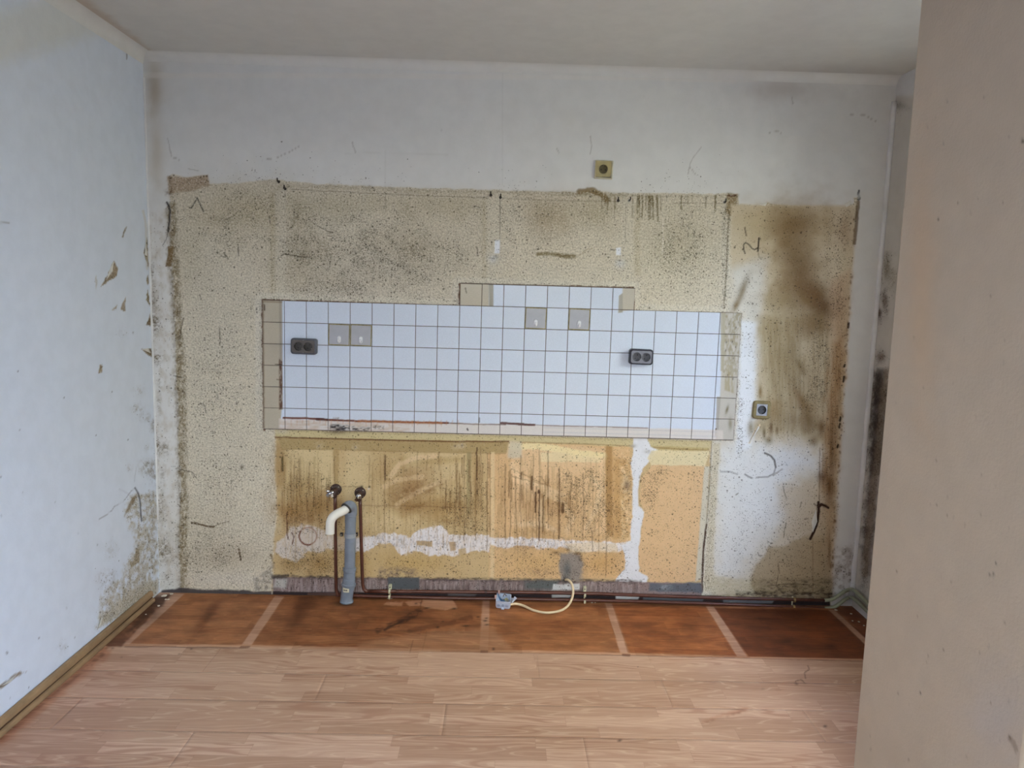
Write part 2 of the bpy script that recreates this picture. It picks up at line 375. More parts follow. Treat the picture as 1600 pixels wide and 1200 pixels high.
    K(c.line([(296,324.5),(299.5,324.5),(308,309.5)],0.55,0.8), (44,38,34), 0.95); K(c.line([(308,309),(313,320),(318,331)],0.6,0.8), (44,38,34), 0.95)
    for s0 in ([(440,400),(445,397),(475,402),(486,403)],[(345,400),(352,402)],[(421,338),(422,350)],[(287,497),(283,515),(281,530)],[(343,512),(344,535)],[(312,460),(314,468)],
               [(372,385),(373,400)],[(350,395),(356,405)],[(500,355),(518,364)],[(745,386),(747,400)],[(740,322),(750,324)],[(282,734),(300,738),(307,746)],[(272,587),(285,590)],[(310,632),(318,630),(322,645)]):
        K(c.line(s0,0.45,0.9,1.2), (66,54,38), 0.85)
    K(c.line([(300,817),(308,818),(322,822),(334,823)],1.0,1.1,1), (90,70,46), .95); K(c.line([(334,823),(345,818),(358,815)],.4,.8,1), (90,74,56), .7); K(c.line([(373,858),(376,875)],0.9,1,.5), (92,70,44), .9)
    K(c.line([(423,866),(428,880)],1,1.2,.5), (120,98,62), .8); K(c.line([(283,780),(280,840)],.6,1.2,1), (120,98,62), .5)
    K(c.blob(378,730,3.5,4), (86,70,48), .8)
    # bright rim next to the tiles and brown sealant line around them
    rim = [(405,668),(404,463),(712,473),(713,439),(995,446),(995,480),(1130,484)]
    K(c.line(rim,3.0,5.0,2), (222,218,204), 0.65)
    tl = [(413,672),(410.5,469),(719,479),(719,444),(989,450.6),(989.5,486),(1159,490),(1145.5,688)]
    K(c.line(tl[:6],1.6,1.2,1.0), (104,66,42), 0.9); K(c.line(tl[5:],1.0,1.0,.6), (120,96,66), 0.8)
    # ------------- right-hand soot field
    K(c.poly([(1142,320),(1338,322),(1297,940),(1113,940),(1113,690),(1150,690),(1160,489),(1142,486)],4,2), (206,194,168), 1.0, grit=0.12, speck=0.07, emb=.4)
    K(c.poly([(1142,420),(1200,400),(1190,490),(1184,640),(1170,690),(1148,692),(1158,490),(1140,484)],10,5), (224,222,216), 0.75)
    K(c.poly([(1158,500),(1182,505),(1182,650),(1174,700),(1150,710)],5,3), (236,238,242), 0.9)
    K(c.poly([(1116,690),(1180,690),(1270,700),(1290,735),(1240,750),(1215,790),(1190,860),(1150,905),(1112,920),(1112,760)],30,12), (226,227,228), 0.85)
    K(c.poly([(1150,780),(1270,760),(1290,900),(1140,910)],40,12), (206,202,192), .6)
    K(c.blob(1180,790,50,60), (228,229,230), .6)
    K(c.poly([(1185,500),(1300,480),(1318,560),(1300,700),(1240,690),(1182,668)],12,6), (190,176,146), 0.75)
    SOOT = (112,86,50)
    for cx,cy,rx,ry,ang,col,a in ((1240,350,75,50,0,(150,126,86),.8),(1245,410,60,80,0,(150,126,86),.75),(1238,350,40,26,0,SOOT,.6),(1238,390,30,50,0,SOOT,.6),(1252,430,30,44,0,SOOT,.7),(1262,500,50,50,0,(158,136,98),.6),(1272,462,36,24,30,(96,68,34),.95),(1288,480,30,22,10,(92,64,34),.8),(1275,508,40,24,0,(116,90,54),.7),(1262,455,50,36,20,(124,96,60),.7),
        (1225,470,46,26,0,(136,114,74),.6),(1205,520,26,50,0,(160,146,112),.6),(1235,560,16,70,0,(150,134,98),.6),(1215,600,20,70,0,(168,156,124),.5),(1160,455,7,36,20,(122,102,62),.75),(1150,477,6,14,25,(130,106,66),.8),
        (1225,560,34,60,0,(150,130,94),.65),(1270,600,30,70,0,(168,148,114),.5),(1215,650,30,30,0,(146,124,84),.6),(1250,572,6,20,-30,(118,100,64),.8),(1252,625,9,34,-28,(126,98,60),.85),(1262,655,14,26,-20,(106,80,44),.9),(1284,668,9,17,0,(108,80,42),.9),(1271,690,9,10,0,(130,104,70),.7),(1240,655,26,22,0,(150,134,106),.75),
        (1188,612,4,14,0,(130,104,58),.9),(1208,640,10,22,0,(150,124,86),.7),(1205,668,4.5,15,0,(86,58,30),.9),(1194,676,3.5,12,0,(96,80,48),.9),(1201,688,8,8,0,(120,102,66),.8),(1173,668,5,14,0,(128,114,82),.8),(1181,670,14,14,0,(156,144,114),.5),(1214,672,3,9,0,(96,70,40),.8),
        (1320,360,14,40,0,(160,132,104),.5),(1180,350,30,30,0,(186,170,134),.5)):
        K(c.blob(cx,cy,rx,ry,ang,0.3,2), col, a)
    K(c.poly([(1296,440),(1330,420),(1320,600),(1300,620)],8,4), (192,164,134), 0.6)
    K(c.noisy(c.poly([(1190,500),(1300,490),(1300,680),(1195,680)],10,5),3.5,45,.42,.62,6), (134,112,74), .5)
    # brown stained column by the right margin, down to the floor
    K(c.poly([(1300,540),(1320,520),(1312,700),(1305,800),(1298,935),(1272,935),(1275,840),(1282,760),(1286,700),(1294,620)],9,4), (172,142,106), 0.8, speck=.2)
    K(c.noisy(c.poly([(1290,560),(1320,520),(1304,800),(1280,760)],5,3),2.0,30,.42,.66,5), (132,96,56), 0.6)
    for cx,cy,rx,ry,a in ((1284,745,10,12,.8),(1296,760,8,26,.8),(1300,700,5,60,.6),(1288,790,6,5,.9),(1290,880,7,12,.7),(1296,860,4,30,.6),(1285,850,7,10,.4)): K(c.blob(cx,cy,rx,ry), (98,66,30), a)
    K(c.poly([(1176,890),(1200,856),(1225,852),(1250,838),(1268,832),(1290,820),(1300,930),(1170,930)],4,5,14), (172,154,124), 0.9, speck=.18)
    K(c.poly([(1215,760),(1270,750),(1288,780),(1290,835),(1240,840),(1210,850),(1225,800)],12,5), (198,184,160), 0.8)
    K(c.noisy(c.poly([(1112,905),(1297,905),(1297,935),(1112,935)],6,3),12,5,.35,.6,5), (150,136,104), 0.8)
    K(c.line([(1281,700),(1280,783)],0.4,.7), (104,76,46), .8); K(c.line([(1270,842),(1270,925)],.35,.7), (120,92,66), .7)
    K(c.line([(1279,785),(1279,800),(1277,815),(1273,828),(1266,842)],1.6,1.3,.6), (46,22,10), 1.0); K(c.line([(1278,792),(1284,788),(1290,791),(1294,793)],1.4,1.2,.8), (50,26,14), 1.0); K(c.line([(1272,787),(1278,792)],.5,.8), (60,36,20), .9)
    for y0,y1 in ((505,512),(652,658),(662,668),(695,699),(588,596),(570,573)):
        xx = 1326-(y0-500)*0.085; K(c.line([(xx,y0),(xx-1,y1)],1.1,.8,.5), (36,22,12), .95)
    for k in range(60):
        t = rnd.random(); y = 330+t*600; xx = 1338-(y-330)*0.0675; K(c.blob(xx+rnd.uniform(-3,1),y,1.6,3), (110,78,46), .7)
    K(c.line([(1342,298),(1341,303),(1343,309),(1341,312)],1.2,.9,1), (40,34,30), .9); K(c.blob(1342,306,4,6), (210,210,208), .7); K(c.line([(1341,316),(1338,345),(1335,380)],1.6,2,.8), (104,82,50), .8)
    # scribbles
    K(c.line([(1164,396),(1162,390),(1162,382),(1165,379),(1170,382),(1175,388),(1179,390),(1184,387)],0.6,.8,.3), (44,32,22), .95)
    K(c.line([(1186,372),(1185,382),(1184.5,392)],0.9,.9,.4), (50,38,26), .95); K(c.line([(1185,392),(1186,403),(1190,405)],.3,.8,.8), (90,72,52), .7); K(c.line([(1164,356),(1166,368)],.7,.9,.8), (76,60,42), .8)
    K(c.line([(1195,708),(1204,712),(1210,719),(1212,730)],0.8,1.3,.3), (70,62,56), .9); K(c.line([(1212,730),(1209,740),(1200,745),(1182,746)],.5,1.4,.3), (120,116,112), .8); K(c.line([(1164,741),(1170,745),(1175,747)],.7,1.2,.3), (110,106,104), .8)
    K(c.line([(1126,737),(1140,737),(1152,741)],.6,1.6,.3), (150,148,146), .7); K(c.line([(1222,733),(1208,743)],.5,1.4,.3), (140,132,122), .7)
    K(c.line([(1171,692),(1181,672),(1187,664)],0.8,1.0,.3), (226,206,170), .95)
    for s0 in ([(1224,760),(1226,772),(1229,778)],[(1228,818),(1226,826),(1225,840)],[(1184,864),(1186,868),(1191,868)],[(1252,785),(1250,792)],[(1153,771),(1150,773)],[(1257,811),(1263,810)],[(1216,880),(1218,895)],[(1205,915),(1235,912),(1265,914)],[(1216,900),(1212,915),(1225,928)]):
        K(c.line(s0,.4,.9,1), (84,70,54), .8)
    I,k = c.poly([(1152,620),(1163,620),(1159,720),(1152,720)],3,2); c.speck[I] = np.maximum(c.speck[I], .5*k)
    I,k = c.poly([(1275,500),(1300,500),(1290,640),(1255,640),(1262,560)],8,6); c.speck[I] = np.maximum(c.speck[I], .42*k)
    I,k = c.poly([(1290,330),(1330,335),(1318,520),(1290,460)],8,6); c.speck[I] = np.maximum(c.speck[I], .32*k)
    I,k = c.poly([(1160,780),(1290,760),(1290,925),(1110,925)],12,6); c.speck[I] = np.maximum(c.speck[I], .12*k)
    I,k = c.poly([(1130,325),(1142,325),(1134,482),(1126,482)],2,1); c.speck[I] = np.maximum(c.speck[I], .55*k); K(c.line([(1139,330),(1135,420),(1131,482)],.5,.9,.8), (110,92,58), .7)
    # ------------- bare panel under the tiles
    B = [(430,672),(1112,690),(1108,760),(1103,820),(1097,880),(1095,925),(425,925),(428,840),(434,800),(430,740)]
    K(c.poly(B,2.5,2.0,9), (200,176,134), 1.0, grit=0.12, speck=0.09, emb=0.15, h=-0.002)
    K(c.poly([(436,700),(520,702),(520,760),(436,790)],4,3), (214,196,154), .8)
    K(c.poly([(540,704),(735,708),(738,830),(540,830),(540,760)],5,3), (210,190,148), .85)
    K(c.poly([(762,706),(800,690),(985,694),(990,905),(765,905)],4,2), (216,182,138), 1.0)
    K(c.poly([(800,694),(945,700),(946,832),(900,840),(800,820)],6,4), (226,196,156), .85)
    K(c.line([(800,698),(840,697),(870,702),(900,708),(945,713)],3.5,3.5,1.2), (238,224,178), .9)
    K(c.poly([(845,708),(880,707),(905,712),(945,714),(945,722),(845,722)],1.5,1.5), (232,216,176), .85)
    K(c.poly([(800,730),(825,750),(860,765),(850,775),(815,758),(800,752)],3,2), (238,208,168), .8)
    K(c.poly([(938,715),(946,715),(946,835),(938,800)],2,1), (236,206,166), .7); K(c.line([(945,770),(930,795),(922,815)],2,4,1), (232,200,158), .7)
    K(c.poly([(946,690),(957,690),(958,840),(947,835)],2.5,1), (166,128,78), .85)
    K(c.poly([(958,715),(983,720),(986,770),(975,800),(986,840),(958,842)],4,3), (196,158,108), .9)
    K(c.noisy(c.poly([(968,700),(988,705),(988,845),(972,845)],3,2),6,8,.45,.6,8), (232,206,162), .9)
    K(c.blob(980,758,8,12), (128,108,92), .8)
    # brown washes on the left half
    for cx,cy,rx,ry,ang,col,a in ((455,800,34,26,0,(142,106,56),.8),(440,730,14,60,0,(152,118,70),.7),(500,790,40,22,0,(156,122,72),.8),(530,800,10,26,0,(134,98,52),.6),(640,755,46,36,-20,(156,120,76),.75),(660,790,80,16,0,(150,116,68),.75),
        (600,740,30,40,0,(170,140,92),.6),(700,800,60,40,0,(172,142,92),.6),(475,760,30,30,0,(170,140,92),.6),(745,760,12,80,0,(160,130,84),.55),(690,720,60,8,-4,(176,148,98),.6),(455,880,30,20,0,(152,122,72),.7),(500,880,30,24,0,(160,126,72),.8),
        (560,870,16,40,0,(168,130,70),.7),(640,880,80,24,0,(192,162,106),.8),(840,880,70,24,0,(204,170,116),.6),(940,880,40,26,0,(196,156,100),.7),(820,850,40,14,0,(172,140,104),.5),(880,800,60,50,0,(190,152,104),.45),(855,790,60,34,0,(182,146,104),.5)):
        K(c.blob(cx,cy,rx,ry,ang,0.5,4), col, a)
    for cx,cy,rx,ry,a in ((640,765,34,12,.6),(648,792,22,4,.7),(700,792,26,6,.6),(475,810,20,10,.5),(668,768,20,5,.6)): K(c.noisy(c.blob(cx,cy,rx,ry,-18),5,3,.4,.6,4), (112,74,36), a)
    # ledge bands right below the tiles
    K(c.poly([(428,671),(1112,689),(1110,703),(1000,699),(795,690),(432,684)],1.2,1), (202,190,148), .95)
    K(c.poly([(1012,696),(1108,700),(1107,705),(1015,703)],1,1), (190,172,122), .9)
    K(c.poly([(434,684),(795,690),(792,708),(600,705),(530,702),(440,702)],1.2,1), (174,152,108), .95)
    K(c.poly([(795,689),(815,691),(816,715),(793,716)],3,2), (206,198,178), .85)
    K(c.line([(430,683),(530,686),(700,690),(795,690)],0.8,.9,.6), (104,66,32), .85); K(c.line([(815,691),(945,695),(1000,698),(1108,704)],.5,.8,.6), (142,108,66), .7)
    K(c.line([(440,702),(530,703),(640,706),(790,709)],.4,.8,.8), (136,108,66), .6)
    K(c.poly([(520,702),(530,703),(528,765),(522,765)],1.5,1), (176,150,104), .8)
    K(c.poly([(729,706),(736,707),(735,805),(729,805)],1.2,1), (150,136,98), .75); K(c.poly([(767,706),(773,706),(772,905),(766,905)],1.0,.6), (222,202,160), .75); K(c.line([(765.5,706),(766,840)],.4,.7), (120,90,56), .7)
    for cx,cy in ((498,697),(555,699),(711,697),(722,696)): K(c.noisy(c.blob(cx,cy,8,6),2.2,2.2,.45,.6,cx%5), (218,206,184), .8); K(c.blob(cx,cy,1.8,1.8), (70,50,40), .9)
    K(c.blob(528,674,22,7), (92,74,64), .75); K(c.blob(560,672,26,4), (130,110,84), .6); K(c.blob(440,674,14,5), (196,190,178), .6)
    for k in range(70):
        x = rnd.choice([rnd.uniform(795,900),rnd.uniform(440,520),rnd.uniform(690,765)]); y0 = rnd.uniform(710,790); K(c.line([(x,y0),(x+rnd.uniform(-1,1),y0+rnd.uniform(20,60))],.5,1.0,.7), (112,80,46), rnd.uniform(.3,.7))
    for s0,a in (([(610,745),(625,725),(650,716),(680,713)],.5),([(620,790),(650,770),(690,752)],.4),([(850,770),(880,785),(895,810),(885,830)],.5),([(800,725),(812,748),(850,762),(880,775)],.55),([(855,770),(845,790),(850,820),(862,826)],.6),([(812,820),(840,818),(866,828)],.5),([(925,745),(938,765),(930,800),(915,825)],.6),([(600,760),(620,750),(660,745)],.4)):
        K(c.line(s0,2.0,3.5,2), (230,206,168), a)
    for cx,cy,rx,ry,ang,a in ((670,765,40,10,-20,.6),(625,775,20,16,0,.5),(880,790,16,16,0,.5),(700,815,50,12,0,.5),(470,815,40,8,0,.5),(850,830,40,12,0,.5)): K(c.noisy(c.blob(cx,cy,rx,ry,ang),6,4,.35,.6,5), (126,88,48), a)
    # white wiped bands
    WHT = (238,234,238)
    K(c.poly([(455,822),(480,820),(500,826),(520,838),(520,858),(500,862),(480,862),(462,880),(445,872),(430,862),(430,850),(445,840)],2,4,8), (214,208,202), .92, grit=.2)
    K(c.poly([(432,800),(440,812),(440,835),(430,838)],3,3), (196,178,142), .6)
    K(c.poly([(520,838),(545,840),(545,860),(520,860)],2,2), (196,180,162), .8)
    K(c.poly([(553,838),(580,838),(600,834),(625,834),(640,840),(655,826),(690,822),(700,836),(700,868),(670,868),(650,862),(625,868),(612,848),(590,850),(575,862),(553,862)],1.5,4,7), WHT, .9)
    K(c.poly([(700,836),(765,836),(764,862),(740,860),(715,868),(700,868)],1.5,4,7), WHT, .85)
    K(c.poly([(650,846),(676,846),(676,854),(650,853)],1,2), (184,156,110), .9); K(c.poly([(700,846),(712,846),(712,860),(704,862)],1,1.5), (178,146,98), .8); K(c.poly([(716,858),(728,857),(728,868),(716,868)],1,2), (190,162,112), .8)
    K(c.poly([(764,840),(800,840),(860,843),(910,845),(960,848),(990,846),(990,858),(968,862),(930,860),(905,862),(880,855),(850,858),(812,852),(790,858),(764,850)],1.5,3.5,7), WHT, .95)
    K(c.noisy(c.poly([(440,815),(545,815),(545,880),(440,880)],4,3),2.2,14,.5,.66,3), (186,160,118), .7)
    K(c.noisy(c.poly([(560,820),(985,832),(985,872),(560,872)],4,3),2.0,12,.54,.68,5), (188,160,116), .7)
    K(c.noisy(c.poly([(580,836),(960,842),(960,858),(580,856)],2,3),2.6,5,.57,.7,8), (120,112,118), .6)
    K(c.poly([(880,850),(930,848),(965,852),(965,864),(930,862),(895,866)],2,3), (224,208,178), .7)
    K(c.poly([(990,682),(1012,684),(1016,698),(1028,704),(1016,720),(1004,733),(998,760),(997,790),(1008,800),(1005,815),(1000,830),(1000,850),(998,870),(998,893),(1014,900),(1010,912),(1012,927),(962,927),(962,905),(976,888),(978,870),(970,852),(985,846),(988,800),(989,750),(985,722),(990,705)],1.2,2.2,8), (232,232,238), 1.0, speck=.03, grit=.15)
    K(c.poly([(1018,703),(1110,705),(1102,729),(1018,727),(1012,716)],1.5,1.5), (226,214,176), .95)
    K(c.poly([(1018,727),(1101,729),(1096,780),(1093,830),(1090,870),(1087,909),(1016,912),(1012,900),(999,893),(999,850),(1002,830),(1008,800),(1000,784),(1003,748)],1.5,2,8), (218,185,143), 1.0, speck=.12)
    K(c.poly([(1101,729),(1109,729),(1098,905),(1087,909),(1093,830)],1.5,1), (206,202,186), .95)
    K(c.blob(1012,706,7,4), (190,186,186), .8); K(c.blob(990,697,6,4), (176,170,168), .8)
    I,k = c.poly([(1000,735),(1045,735),(1020,800),(1000,790)],4,3); c.speck[I] = np.maximum(c.speck[I], .5*k)
    I,k = c.poly([(880,735),(944,730),(985,830),(900,845),(860,800)],8,5); c.speck[I] = np.maximum(c.speck[I], .5*k)
    for bb,sv in (((440,740,520,840),.25),((690,760,765,835),.36),((960,715,988,840),.3),((440,855,540,900),.42),((600,870,740,905),.2),((770,855,985,905),.25)):
        x0,y0,x1,y1 = bb; I,k = c.poly([(x0,y0),(x1,y0),(x1,y1),(x0,y1)],8,5); c.speck[I] = np.maximum(c.speck[I], sv*k)
    K(c.line([(1112,690),(1108.5,760),(1104,820)],.5,.7,.3), (104,96,76), .85); K(c.line([(1104,820),(1099,860),(1097.5,900),(1097,924)],1.1,.8,.3), (64,34,20), .95)
    K(c.poly([(1114,692),(1126,692),(1118,800),(1114,920),(1100,922),(1105,820)],3,2), (204,196,172), .85, speck=.3)
    K(c.poly([(1100,900),(1170,905),(1180,932),(1100,925)],3,2), (206,198,172), .7)
    # drip runs
    runs = [(797,735,845),(806,745,842),(814,740,846),(823,755,838),(829,750,825),(833,710,845),(838,760,842),(843,700,848),(849,770,845),(856,705,825),(874,735,835),(892,755,830),(789,725,842),(911,740,845),(600,710,835),(652,706,760),(686,706,735),(668,712,735),(725,712,845),(751,700,800),(744,755,845),(762,708,860),(790,725,840),(818,830,845),(866,830,846),(925,830,862),(948,838,900)]
    for x,y0,y1 in runs: K(c.line([(x,y0),(x+rnd.uniform(-1,1),(y0+y1)/2),(x+rnd.uniform(-1.5,1.5),y1)],.35,.9,1.0), (104,76,48), rnd.uniform(.5,.85))
    for x,y0,y1,wd in ((837,770,800,1.6),(843,768,845,1.0),(849,775,830,.9),(874,733,842,.9),(602,712,750,1.0),(745,700,750,1.2),(880,788,800,3.0),(831,745,765,1.5),(815,738,748,1.0),(842,767,770,2)):
        K(c.line([(x,y0),(x-.5,y1)],wd*.6,1.0,.8), (74,44,22), .9)
    for k in range(260):
        x = rnd.choice([rnd.uniform(436,520),rnd.uniform(560,765),rnd.uniform(770,945)]); y0 = rnd.uniform(706,800); K(c.line([(x,y0),(x+rnd.uniform(-.6,.6),y0+rnd.uniform(25,90))],.3,1.0,.5), (142,110,66), rnd.uniform(.2,.45))
    for x0,y0,x1,y1 in ((800,733,830,747),(800,745,850,757),(830,748,860,760),(845,745,855,760),(560,790,735,793),(500,761,540,761),(545,760,560,761),(493,738,502,741),(502,741,502,790),(441,707,441,735),(577,712,577,765),(522,712,523,758)):
        K(c.line([(x0,y0),(x1,y1)],.3,.9,1.4), (112,80,50), .6)
    K(c.line([(441,715),(441.5,735)],1,1,.4), (80,70,34), .8)
    for cx,cy in ((565,761),(577,761)): K(c.blob(cx,cy,2.2,2.2), (20,16,14), 1.0); K(c.blob(cx-1,cy+3,2,1.6), (230,226,216), .9)
    # dark ring mark
    ring = [(481+13.5*math.cos(a), 838+13.5*math.sin(a)) for a in np.linspace(0,6.283,40)]
    K(c.line(ring,.5,1.0,.6), (150,110,92), .9); K(c.line(ring[8:24],.8,1.1,.6), (118,70,50), .9)
    K(c.line([(448,800),(448,830),(450,842)],.6,.9,1.2), (88,44,28), .9); K(c.line([(456,832),(459,838),(457,850)],.6,.9,1.2), (96,50,32), .9)
    # bottom strip, slate patches, filler, dark behind the pipes
    K(c.poly([(426,902),(560,903),(750,906),(1097,911),(1097,935),(426,932)],1.2,1.6,7), (140,122,120), 1.0, speck=.15, grit=0)
    K(c.noisy(c.poly([(426,904),(1000,909),(1000,930),(426,930)],2,1),2.0,26,.45,.6,7), (178,166,166), .7)
    K(c.noisy(c.poly([(426,904),(1000,909),(1000,930),(426,930)],2,1),2.4,20,.5,.66,2), (70,52,50), .7)
    K(c.noisy(c.line([(426,901),(560,904),(760,906),(1000,909)],1.4,3,2),8,3,.3,.6,3), (64,54,54), .85)
    K(c.poly([(424,898),(450,898),(448,905),(424,905)],2,2), (46,44,46), .7); K(c.poly([(430,906),(448,906),(446,920),(428,918)],3,3), (196,194,188), .7)
    K(c.poly([(606,902),(655,903),(655,921),(606,921)],1.2,1), (88,90,94), 1.0, speck=.05); K(c.poly([(820,907),(872,907),(870,921),(820,921)],4,3), (96,100,100), .95); K(c.poly([(1015,912),(1096,911),(1097,926),(1015,924)],2,2), (98,102,110), .95); K(c.noisy(c.blob(1040,918,12,5),3,2,.4,.6,2), (170,174,180), .8)
    K(c.noisy(c.poly([(594,885),(650,888),(660,902),(590,902)],3,3),7,4,.35,.6,5), (130,112,98), .8)
    K(c.poly([(864,913),(905,912),(906,922),(863,922)],1,1.5), (222,220,220), .9)
    K(c.poly([(876,866),(892,862),(906,866),(912,885),(908,908),(880,912),(873,890)],3,4,8), (138,132,128), .95); K(c.blob(886,890,8,16), (96,98,100), .85); K(c.blob(884,907,5,5), (30,22,20), 1.0)
    for cx,cy,rx,ry,a in ((868,864,10,5,.7),(888,858,12,6,.8),(902,864,12,7,.8),(908,872,6,6,.7),(915,895,5,14,.4)): K(c.noisy(c.blob(cx,cy,rx,ry),3,3,.35,.6,2), (84,58,36), a)
    K(c.noisy(c.blob(845,895,20,8),3.5,3,.4,.6,2), (96,72,60), .85)
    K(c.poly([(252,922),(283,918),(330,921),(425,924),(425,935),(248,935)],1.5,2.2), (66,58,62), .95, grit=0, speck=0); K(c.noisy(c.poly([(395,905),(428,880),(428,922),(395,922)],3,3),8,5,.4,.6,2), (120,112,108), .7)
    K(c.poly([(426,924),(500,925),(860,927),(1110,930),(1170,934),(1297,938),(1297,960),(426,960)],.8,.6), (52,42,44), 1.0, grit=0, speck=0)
    for x0,x1,y0,y1,col in ((862,893,929,934,(196,194,194)),(962,1000,930,937,(200,200,202)),(1005,1100,933,940,(96,100,108)),(1130,1210,937,943,(118,120,128)),(700,745,927,931,(100,92,92)),(480,560,926,931,(88,66,60))):
        K(c.poly([(x0,y0),(x1,y0+1),(x1-3,y1),(x0,y1)],1,.8), col, .9)
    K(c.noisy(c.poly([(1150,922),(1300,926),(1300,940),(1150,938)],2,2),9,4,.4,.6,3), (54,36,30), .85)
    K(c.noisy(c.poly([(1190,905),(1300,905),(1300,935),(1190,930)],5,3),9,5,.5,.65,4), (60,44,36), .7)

step = 0.0035
XG = np.linspace(XL, XR, int((XR-XL)/step)+1)
ZG = srt(np.linspace(0, 1.98, int(1.98/step)+1), np.linspace(1.98, ZC, 60))
wb = grid_obj('wall_back', XG, ZG, lambda a, b: (a, np.zeros_like(a), b), paint_back, WALL, relief=(0,-1,0)); wb['kind'] = 'structure'

# ------------------------------------------------------------------ left wall
def paint_left(c):
    K = c.mix; rnd = random.Random(5)
    c.emb[:] = .7
    BR = (150,130,96)
    P = [([(178,407),(184,420),(183,431),(173,437),(158,448),(168,430)],BR,.9),([(197,464),(195,480),(196,487),(189,484),(190,475)],BR,.8),([(183,476),(182,483),(173,485)],BR,.7),([(156,570),(160,572),(159,582),(154,583)],BR,.9),
         ([(230,370),(231,395),(232,418),(228,408),(225,396)],(140,126,92),.95),([(231,428),(233,440),(231,446),(229,436)],(140,126,92),.9),([(231,452),(235,478),(228,468)],(140,126,92),.95),([(234,490),(236,508),(228,508),(231,500)],(132,112,78),.95),([(221,546),(237,545),(239,560),(229,553)],(132,112,78),.95),
         ([(198,354),(193,372),(191,370),(194,358)],(140,130,110),.8),([(150,430),(152,440),(151,452),(148,440)],(176,168,150),.5),
         ([(213,858),(218,857),(218,880),(211,883),(204,888),(203,878),(209,876)],(146,130,104),.95)]
    for pts,col,a in P: K(c.poly(pts,.8,1.6,5), col, a, grit=.8, speck=.3)
    K(c.noisy(c.poly([(246,768),(236,768),(225,775),(212,771),(204,778),(195,800),(208,830),(212,850),(200,880),(190,900),(160,925),(150,985),(246,925)],5,6,10),5,7,.34,.58,4), (178,168,144), .85, speck=.42, grit=.5)
    K(c.poly([(246,905),(215,915),(190,935),(162,960),(155,980),(246,930)],4,4), (190,182,162), .8, speck=.5, grit=.7)
    K(c.poly([(205,776),(214,771),(210,785),(200,800),(195,808)],1.5,2), (128,108,72), .8)
    for cx,cy,rx,ry,a in ((235,732,12,14,.7),(226,728,8,10,.6),(241,740,6,16,.8),(202,732,5,6,.5),(238,775,10,5,.6),(231,700,8,8,.25),(98,1010,9,12,.28),(173,860,10,16,.3),(165,905,16,16,.35),(176,900,8,12,.3),(215,640,12,8,.5),(226,652,10,8,.5),(240,662,6,14,.6),(218,610,10,8,.35),(190,520,12,8,.15),(240,820,6,40,.4),(245,700,4,60,.5),(243,620,3,60,.35)):
        K(c.noisy(c.blob(cx,cy,rx,ry),4,5,.38,.6,3), (120,100,68), a, speck=.4)
    for s0,a in (([(155,812),(172,800),(180,790),(193,783),(206,766),(212,762)],.7),([(186,764),(198,770),(206,776)],.3),([(213,730),(210,752)],.3)): K(c.line(s0,.3,.8,.6), (100,96,108), a)
    K(c.line([(211,763),(216,770),(219,785),(220,800),(221,814)],.7,1,.5), (60,60,72), .9)
    K(c.line([(0,1074),(12,1066),(20,1058),(32,1052)],1.6,2,1), (142,124,102), .9); K(c.line([(32,1052),(42,1050)],.4,1,1), (150,140,130), .6); K(c.line([(0,1074),(12,1067)],.6,1,.5), (84,70,60), .8)
    for x,y,r in ((61,997,1.6),(11,1020,2.2),(28,580,1.2),(152,851,1.2),(104,950,1.1),(86,784,1),(1,745,1.5),(2,806,1.4),(100,621,1.2),(200,687,1.2),(31,672,1),(36,770,1),(45,1074,1),(16,1090,1),(150,680,1),(175,612,1),(122,833,1),(208,520,1.4),(117,996,1)):
        K(c.blob(x,y,r,r,0,0), (70,64,70), .9)
    K(c.line([(0,348),(14,349)],.6,1.4,.5), (150,146,146), .7)
    K(c.line([(224,330),(229,360),(230,420)],1,2,1), (200,190,170), .4)
    K(c.blob(190,65,30,8,38), (176,160,138), .45); K(c.line([(194,72),(198,80),(198,92)],.5,.9,.4), (96,92,86), .8)
    K(c.line([(0,60),(60,40),(130,20)],20,40,5), (206,202,178), .4)
YGs = srt(np.linspace(-1.25, 0, 261), np.linspace(YB, -1.25, 30))
ZGs = np.linspace(0, ZC, 440)
wl = grid_obj('wall_left', YGs, ZGs, lambda a, b: (np.full_like(a, XL), a, b), paint_left, WALL, base=(219,225,236), flip=False); wl['kind'] = 'structure'

